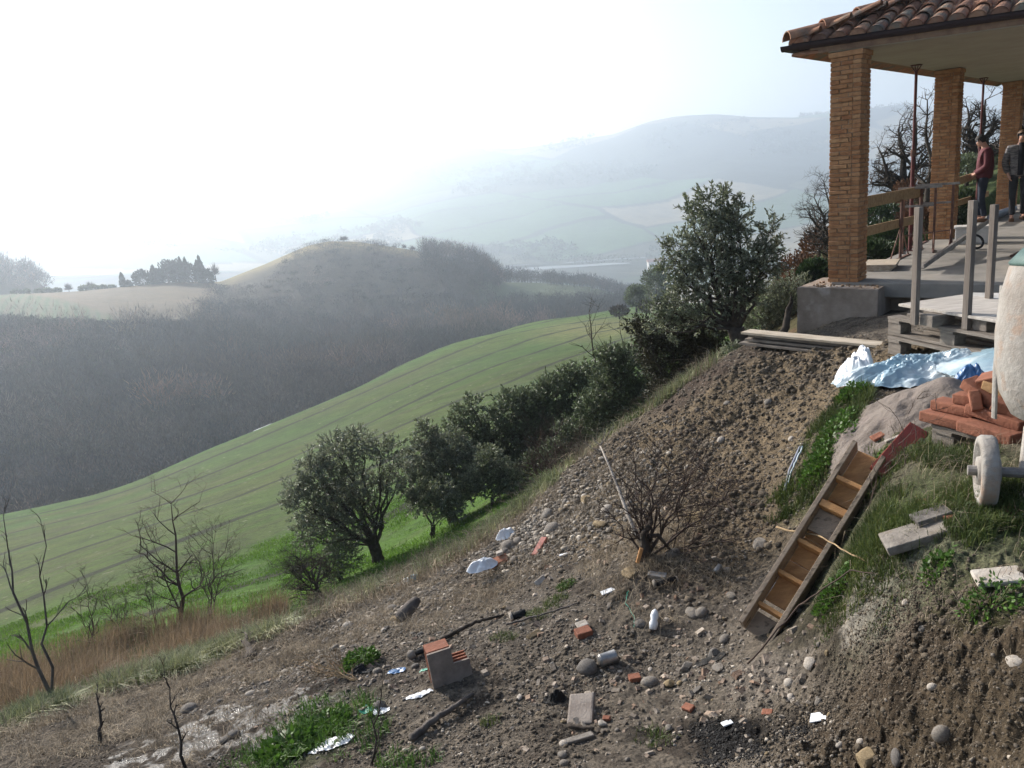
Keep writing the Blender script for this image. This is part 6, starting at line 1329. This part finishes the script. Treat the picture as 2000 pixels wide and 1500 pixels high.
woods('hedgerow', EVW, strip(990, 1300, 2.95, 3.3, 330), M['wood_bare'], 60, 8, 3.5, strand=.3)
woods('hedgerow', EVW, strip(1080, 1300, 2.75, 3.05, 220), M['wood_bare'], 60, 7, 3.0, strand=.3)
# single trees on the plateau and the dome
def far_tree(u, v, r, w_px, h_px, n, lab, m='conifer', con=False, leaf=1.0, cat='tree', grp=None, name='far_tree'):
    puff_tree(name, u, v, r, w_px, h_px, n, lab, cat, m, grp, 'bark', leaf, con)
for i, (u, v, w_, h, con) in enumerate(((243,568,9,34,1),(252,568,12,18,0),(282,566,34,38,0),(305,560,20,40,1),(312,562,26,34,0),(332,558,34,50,0),(352,560,28,52,0),(372,560,30,46,0),(357,545,10,42,1),(367,545,10,40,1),(345,556,34,44,0),(392,562,16,52,1),(398,562,18,62,1),(408,566,26,40,0))):
    far_tree(u, v, 415, w_, h, 1100, ('lone slim cypress at the left end of the farm grove','small dark shrub beside the lone slim cypress','broad dark evergreen at the left of the farm grove','pointed evergreen just right of the broad one in the farm grove','round evergreen beside the pointed one in the farm grove','tall broad evergreen left of centre in the farm grove','broad evergreen in the centre of the farm grove','broad evergreen right of centre in the farm grove','left one of two pointed tops in the middle of the farm grove','right one of two pointed tops in the middle of the farm grove','lowest evergreen in front of the farm grove','slim cypress at the right end of the farm grove','tallest cypress of the farm grove','dark shrub below the tallest cypress of the farm grove')[i], con=bool(con), leaf=1.1, grp='evergreens of the farm grove', name='cypress' if con else 'evergreen_tree')
for i, (u, w_, h) in enumerate(((165,17,12),(184,16,13),(203,15,13),(220,15,13),(113,14,10),(94,14,10),(77,13,8),(52,13,7),(32,14,7))):
    far_tree(u, 571+(0 if u > 150 else 3), 417, w_, h, 400, ''+('fourth','third','second','first','fifth','sixth','seventh','eighth','ninth')[i]+' olive tree leftwards from the farm grove in the row along the plateau rim', 'olive_dark', False, 1.0, grp='olive trees along the plateau rim', name='olive_tree')
def far_bare(u, v, r, w_px, h_px, lab, n=260, strand=.2):
    b = at(u, v, r); k = pxm(b); w_, h = w_px/k/2, h_px/k; root = empty('bare_tree', b, lab, 'bare tree'); q = RNG.normal(size=(n, 3)); q /= np.linalg.norm(q, axis=1, keepdims=True); q[:, 2] = np.abs(q[:, 2]); s = np.array([0, 0, h*.3])
    e = s+q*np.array([w_, w_, h*.7])*RNG.uniform(.6, 1, (n, 1)); st = s+(e-s)*RNG.uniform(0, .6, (n, 1)); S = np.cross(q, RNG.normal(size=q.shape)); S = S/np.linalg.norm(S, axis=1, keepdims=True)*strand
    V = np.stack([st-S*.5, st+S*.5, e], 1).reshape(-1, 3); i = np.arange(n)*3; o = arr_mesh('twigs', V, np.stack([i, i+1, i+2], 1), M['bark']); o.parent = root
    MB().tube([(0, 0, -.5), (0, 0, h*.45)], [w_*.07+.05, .08], 5).build('trunk', M['bark'], root)
far_bare(672, 474, 452, 26, 17, 'bare tree standing alone on the crest of the domed hill'); far_bare(422, 548, 425, 30, 40, 'bare tree between the farm grove and the domed hill'); far_bare(136, 573, 417, 22, 24, 'bare round tree in the olive row on the plateau')
far_bare(178, 568, 430, 26, 22, 'bare tree behind the olive row at the left of the farm grove')
for i, (u, v, h) in enumerate(((735,482,12),(748,484,10),(770,487,11),(790,489,16),(806,491,14),(828,494,17),(840,496,15))):
    far_bare(u, v, 466, 16, h, ('first','second','third','fourth','fifth','sixth','seventh')[i]+' small bare tree from the left along the crest right of the lone hilltop tree', 120)
far_tree(445, 580, 400, 22, 20, 700, 'dark shrub at the edge where plateau and wooded hill meet', 'conifer'); far_tree(400, 600, 380, 16, 14, 400, 'round shrub at the lower rim of the brown plateau field', 'conifer')
# trees on the skyline of the far ridge and hedges across it
def ridge_spots(n, u0, u1, t0, t1, seed, thr, sc=260):
    th, t = samp(n, u0, u1, t0, t1); x, y, z = EVR(th, t); k = fbm(x, y, sc, 4, seed) > thr; return th[k], t[k]
woods('far_trees', EVR, ridge_spots(12000, 100, 1900, .3, 2.95, 520, .14), M['wood_ever'], 14, 13, 8, strand=4.5)
woods('far_trees', EVR, samp(260, 1560, 1800, 2.96, 3.02), M['wood_ever'], 20, 17, 7, strand=4)
woods('far_trees', EVR, samp(170, 850, 1300, 2.97, 3.01), M['wood_ever'], 16, 10, 7, strand=4)
woods('far_trees', EVR, samp(150, 900, 1500, .0, .25), M['wood_ever'], 20, 12, 8, strand=3)
woods('far_trees', EVL, samp(160, -300, 450, .97, 1.02), M['wood_ever'], 16, 10, 8, strand=4)
far_tree(1387, 236, 2850, 10, 9, 120, 'largest single tree on the skyline of the far ridge', 'conifer', False, 5); far_tree(1436, 237, 2850, 6, 5, 80, 'small single tree on the skyline right of the largest', 'conifer', False, 4); far_tree(1372, 236, 2850, 5, 4, 80, 'tiny single tree on the skyline left of the largest', 'conifer', False, 4)
# farm house in the valley
hp_ = atz(1283, 524, -132); hr = empty('farm_house', hp_, 'pale farm house with a red roof on the valley floor', 'house'); hw = 24
MB().box((0, 0, 5), (hw, 14, 10)).build('wall', M['paint_wall'], hr)
MB().add([(-hw/2-.8, -7.8, 9.9), (hw/2+.8, -7.8, 9.9), (hw/2+.8, 0, 13.5), (-hw/2-.8, 0, 13.5), (-hw/2-.8, 7.8, 9.9), (hw/2+.8, 7.8, 9.9)], [(0, 1, 2, 3), (3, 2, 5, 4), (0, 3, 4), (1, 5, 2)]).build('roof', M['redroof'], hr)
for x in (-8, -2.7, 2.7, 8):
    for z in (2.5, 6.8): MB().box((x, -7.06, z), (1.6, .1, 2.0)).build('window', M['black'], hr)
# stream glints at the bottom of the ravine
for pts, wd in (([(530,828,172),(560,818,174),(590,808,176)], 3.0), ([(598,806,177),(622,796,179)], 2.0), ([(30,975,128),(55,972,129)], 1.5)):
    pass
def stream():
    P = [at(u, v, r) for u, v, r in ((495,842,168),(530,829,171),(560,820,173),(590,810,176),(620,797,180))]; vs = []; fs = []
    for i, p in enumerate(P):
        d = (P[min(i+1, 4)]-P[max(i-1, 0)]).normalized(); s = Vector((-d.y, d.x, 0)).normalized()*(.2, .7, .2, .6, .15)[i]; vs += [p-s, p+s]
    for i in range(4): fs.append((2*i, 2*i+1, 2*i+3, 2*i+2))
    me = bpy.data.meshes.new('stream'); me.from_pydata([tuple(v) for v in vs], [], fs); tag(link('stream', me, M['water']), kind='structure')
stream()
# ------------------------------------------------------------------ the two men
def skin_mesh(name, nodes, edges, m, parent, sub=2, root=0):
    me = bpy.data.meshes.new(name); me.from_pydata([n[:3] for n in nodes], edges, []); o = bpy.data.objects.new(name, me); COL.objects.link(o)
    o.modifiers.new('s', 'SKIN'); sv = me.skin_vertices[0].data
    for i, n in enumerate(nodes):
        r = n[3]; sv[i].radius = r if isinstance(r, tuple) else (r, r); sv[i].use_root = (i == root)
    o.modifiers.new('u', 'SUBSURF').levels = sub; o.modifiers['u'].render_levels = sub
    dg = bpy.context.evaluated_depsgraph_get(); m2 = bpy.data.meshes.new_from_object(o.evaluated_get(dg)); o.modifiers.clear(); o.data = m2; m2.name = name
    m2.materials.clear(); m2.materials.append(m); m2.polygons.foreach_set('use_smooth', [True]*len(m2.polygons)); o.parent = parent; return o
def person(loc, yaw, label, P, mats):
    """P: joints in body space (x right, y forward, z up, metres)."""
    root = empty('person', loc, label, 'person', None, yaw); g = P
    N = []; E = []
    def add(p, r, to=None):
        N.append((*p, r)); i = len(N)-1
        if to is not None: E.append((to, i))
        return i
    pel = add(g['pelvis'], .12); sp = add(g['spine'], .115, pel); ch = add(g['chest'], .125, sp); nk = add(g['neck'], .05, ch); hd = add(g['head'], (.072, .085), nk); tp = add(g['crown'], (.062, .075), hd)
    f = Vector(g['face']); h = Vector(g['head']); nose = add(h+f*.098+Vector((0, 0, -.01)), .014, hd); chin = add(h+f*.055+Vector((0, 0, -.075)), .032, hd)
    for s in (0, 1):
        sh = add(g['sh'][s], .052, ch); el = add(g['el'][s], .040, sh); wr_ = add(g['wr'][s], .026, el); d = (Vector(g['wr'][s])-Vector(g['el'][s])).normalized(); side = Vector(g['thumb'][s]).normalized(); nrm = d.cross(side)
        pa_ = add(Vector(g['wr'][s])+d*.05, .030, wr_)
        for k in range(4):
            off = side*(.024-.016*k); l = (.070, .078, .072, .058)[k]; b = Vector(g['wr'][s])+d*.085+off; i1 = add(b, .009, pa_); cv = nrm*(.35 if s == 0 else -.35)*l
            i2 = add(b+d*l*.5+cv*.3, .0085, i1); add(b+d*l*.85+cv, .007, i2)
        tb_ = add(Vector(g['wr'][s])+d*.04+side*.036, .011, pa_); add(Vector(g['wr'][s])+d*.08+side*.055, .009, tb_)
        hp_ = add(g['hip'][s], .085, pel); kn = add(g['kn'][s], .055, hp_); an = add(g['an'][s], .038, kn); add(Vector(g['an'][s])+Vector(g['toe'][s])*.14+Vector((0, 0, -.03)), .03, an)
    skin_mesh('body', N, E, mats['skin'], root)
    # trousers
    N = []; E = []; pel = add(Vector(g['pelvis'])+Vector((0, 0, .16)), (.15, .12)); p2 = add(g['pelvis'], (.165, .13), pel)
    for s in (0, 1):
        a = add(g['hip'][s], .098, p2); m_ = add(Vector(g['hip'][s]).lerp(Vector(g['kn'][s]), .5), .085, a); k_ = add(g['kn'][s], .068, m_); c_ = add(Vector(g['kn'][s]).lerp(Vector(g['an'][s]), .5), .062, k_); add(Vector(g['an'][s])+Vector((0, 0, .01)), .058, c_)
    skin_mesh('trousers', N, E, mats['trousers'], root)
    # jacket with sleeves
    N = []; E = []; w00 = add(Vector(g['pelvis'])+Vector((0, .0, -.10)), mats['jr'][0]); w0 = add(Vector(g['pelvis'])+Vector((0, 0, .02)), mats['jr'][0], w00); w1 = add(g['spine'], mats['jr'][1], w0); w2 = add(g['chest'], mats['jr'][2], w1); w3 = add(Vector(g['chest']).lerp(Vector(g['neck']), .78), (.082, .085), w2)
    for s in (0, 1):
        a = add(g['sh'][s], .09, w2); m_ = add(Vector(g['sh'][s]).lerp(Vector(g['el'][s]), .5), .08, a); e_ = add(g['el'][s], .074, m_); f_ = add(Vector(g['el'][s]).lerp(Vector(g['wr'][s]), .5), .066, e_); add(Vector(g['wr'][s])-(Vector(g['wr'][s])-Vector(g['el'][s])).normalized()*.01, .054, f_)
    skin_mesh('jacket', N, E, mats['jacket'], root)
    # hair cap, ears, shoes
    up = (Vector(g['crown'])-Vector(g['head'])).normalized(); f = (f-up*f.dot(up)).normalized(); x_ = f.cross(up).normalized(); bm = bmesh.new(); bmesh.ops.create_uvsphere(bm, u_segments=20, v_segments=14, radius=1); Mh = Matrix((x_, f, up)).transposed()
    for v in list(bm.verts):
        q = v.co.copy()
        v.co = Mh@Vector((q.x*.083, q.y*.102-.012, q.z*.098+.006))+Vector(g['head'])+up*.028
    bmesh.ops.delete(bm, geom=[v for v in bm.verts if ((v.co-Vector(g['head'])).dot(up) < .035-(0 if (v.co-Vector(g['head'])).dot(f) > .02 else .09)) ], context='VERTS')
    for v in bm.verts: v.co += Vector((random.gauss(0, .0025), random.gauss(0, .0025), random.gauss(0, .003)))
    me = bpy.data.meshes.new('hair'); bm.to_mesh(me); bm.free(); link('hair', me, mats['hair'], root, True)
    for s in (0, 1):
        a = Vector(g['an'][s]); t = Vector(g['toe'][s]).normalized(); MB().rbox(a+t*.075+Vector((0, 0, -.062)), (.285, .098, .075), frame(t), .03).build('shoe', mats['shoe'], root, True)
    return root, x_, f, up
# man in maroon jacket: seen from his left-hand side, facing image left, looking down at his hands
p = atz(1916, 433, FZ); view = Vector((p.x, p.y, 0)).normalized(); leftv = Vector((-view.y, view.x, 0))
def yaw_to(d): return math.atan2(-d.x, d.y)
y1 = yaw_to((leftv*.95-view*.12).normalized())
g = dict(pelvis=(0, -.01, .93), spine=(0, -.02, 1.12), chest=(0, -.03, 1.34), neck=(0, .01, 1.51), head=(0, .075, 1.615), crown=(0, .108, 1.665), face=(0, .86, -.5),
         sh=[(-.18, -.03, 1.40), (.18, -.03, 1.40)], el=[(-.235, -.03, 1.12), (.235, -.03, 1.12)], wr=[(-.075, .16, .97), (.075, .16, .97)], thumb=[(.3, .3, .9), (-.3, .3, .9)],
         hip=[(-.09, 0, .88), (.09, 0, .88)], kn=[(-.10, .03, .49), (.11, .01, .49)], an=[(-.10, -.04, .09), (.12, .02, .09)], toe=[(-.1, 1, 0), (.15, 1, 0)])
person(p, y1, 'man in a maroon jacket and dark jeans standing with bowed head, hands together in front', g, dict(skin=M['skin'], trousers=M['jeans'], jacket=M['jacket_red'], hair=M['hair'], shoe=M['shoe'], jr=[(.19, .17), (.2, .18), (.215, .18)]))
p = atz(1985, 430, FZ); view = Vector((p.x, p.y, 0)).normalized(); leftv = Vector((-view.y, view.x, 0)); y2 = yaw_to((-view*.93-leftv*.1).normalized())
g2_ = dict(pelvis=(0, 0, .95), spine=(0, 0, 1.14), chest=(0, -.01, 1.36), neck=(0, 0, 1.52), head=(0, .02, 1.635), crown=(0, .01, 1.69), face=(0, .99, -.1),
         sh=[(-.19, -.01, 1.41), (.19, -.01, 1.41)], el=[(-.26, -.04, 1.14), (.26, -.04, 1.14)], wr=[(-.20, .06, .92), (.20, .06, .92)], thumb=[(.3, .9, 0), (-.3, .9, 0)],
         hip=[(-.09, 0, .9), (.09, 0, .9)], kn=[(-.10, .02, .5), (.11, .10, .5)], an=[(-.11, -.12, .10), (.10, .12, .09)], toe=[(-.15, 1, 0), (.1, 1, 0)])
r2, x_, f_, up_ = person(p, y2, 'man with sunglasses in an open grey padded jacket over a black sweater, walking forward', g2_, dict(skin=M['skin'], trousers=M['trousers'], jacket=M['puffer'], hair=M['hair_fair'], shoe=M['shoe'], jr=[(.195, .15), (.195, .15), (.215, .155)]))
hd = Vector(g2_['head']); sg = MB()
for s in (-1, 1): sg.rbox(hd+x_*.033*s+f_*.088+up_*.012, (.05, .012, .034), Matrix((x_, f_, up_)).transposed(), .006)
sg.box(hd+f_*.093+up_*.018, (.03, .006, .006), Matrix((x_, f_, up_)).transposed()); sg.build('sunglasses', M['glass'], r2)
# dark sweater showing in the open jacket front
sw = MB(); sec = []
for z, w_, d_ in ((.90, .05, .158), (1.1, .052, .166), (1.25, .055, .170), (1.36, .055, .163), (1.44, .05, .135), (1.52, .045, .09)): sec.append((z, w_, d_))
vs = []; K = 7
for z, w_, d_ in sec:
    for k in range(K):
        t = (k/(K-1)-.5)*2; vs.append((t*w_, d_-.03*t*t, z))
for z, w_, d_ in sec:
    for k in range(K):
        t = (k/(K-1)-.5)*2; vs.append((t*w_, d_-.07, z))
n = len(sec)*K; fs = []
for i in range(len(sec)-1):
    for k in range(K-1):
        a = i*K+k; fs += [(a, a+1, a+K+1, a+K), (n+a+1, n+a, n+a+K, n+a+K+1)]
    fs += [(i*K, (i+1)*K, n+(i+1)*K, n+i*K), (i*K+K-1, n+i*K+K-1, n+(i+1)*K+K-1, (i+1)*K+K-1)]
sw.add(vs, fs).build('sweater', M['sweater'], r2, True)
# ------------------------------------------------------------------ haze: one box of even air round everything, sky outside it
hb = MB().box((0, 1900, 60), (9800, 6400, 480))
hz_o = hb.build('haze', None); tag(hz_o, kind='stuff')
hm = bpy.data.materials.new('haze_air'); hm.use_nodes = True; nt = hm.node_tree; nt.nodes.clear()
pv = nt.nodes.new('ShaderNodeVolumePrincipled'); pv.inputs['Color'].default_value = (.76, .87, 1, 1)
pv.inputs['Density'].default_value = HAZE_DENSITY; pv.inputs['Anisotropy'].default_value = .57
o_ = nt.nodes.new('ShaderNodeOutputMaterial'); nt.links.new(pv.outputs[0], o_.inputs['Volume']); hz_o.data.materials.append(hm)
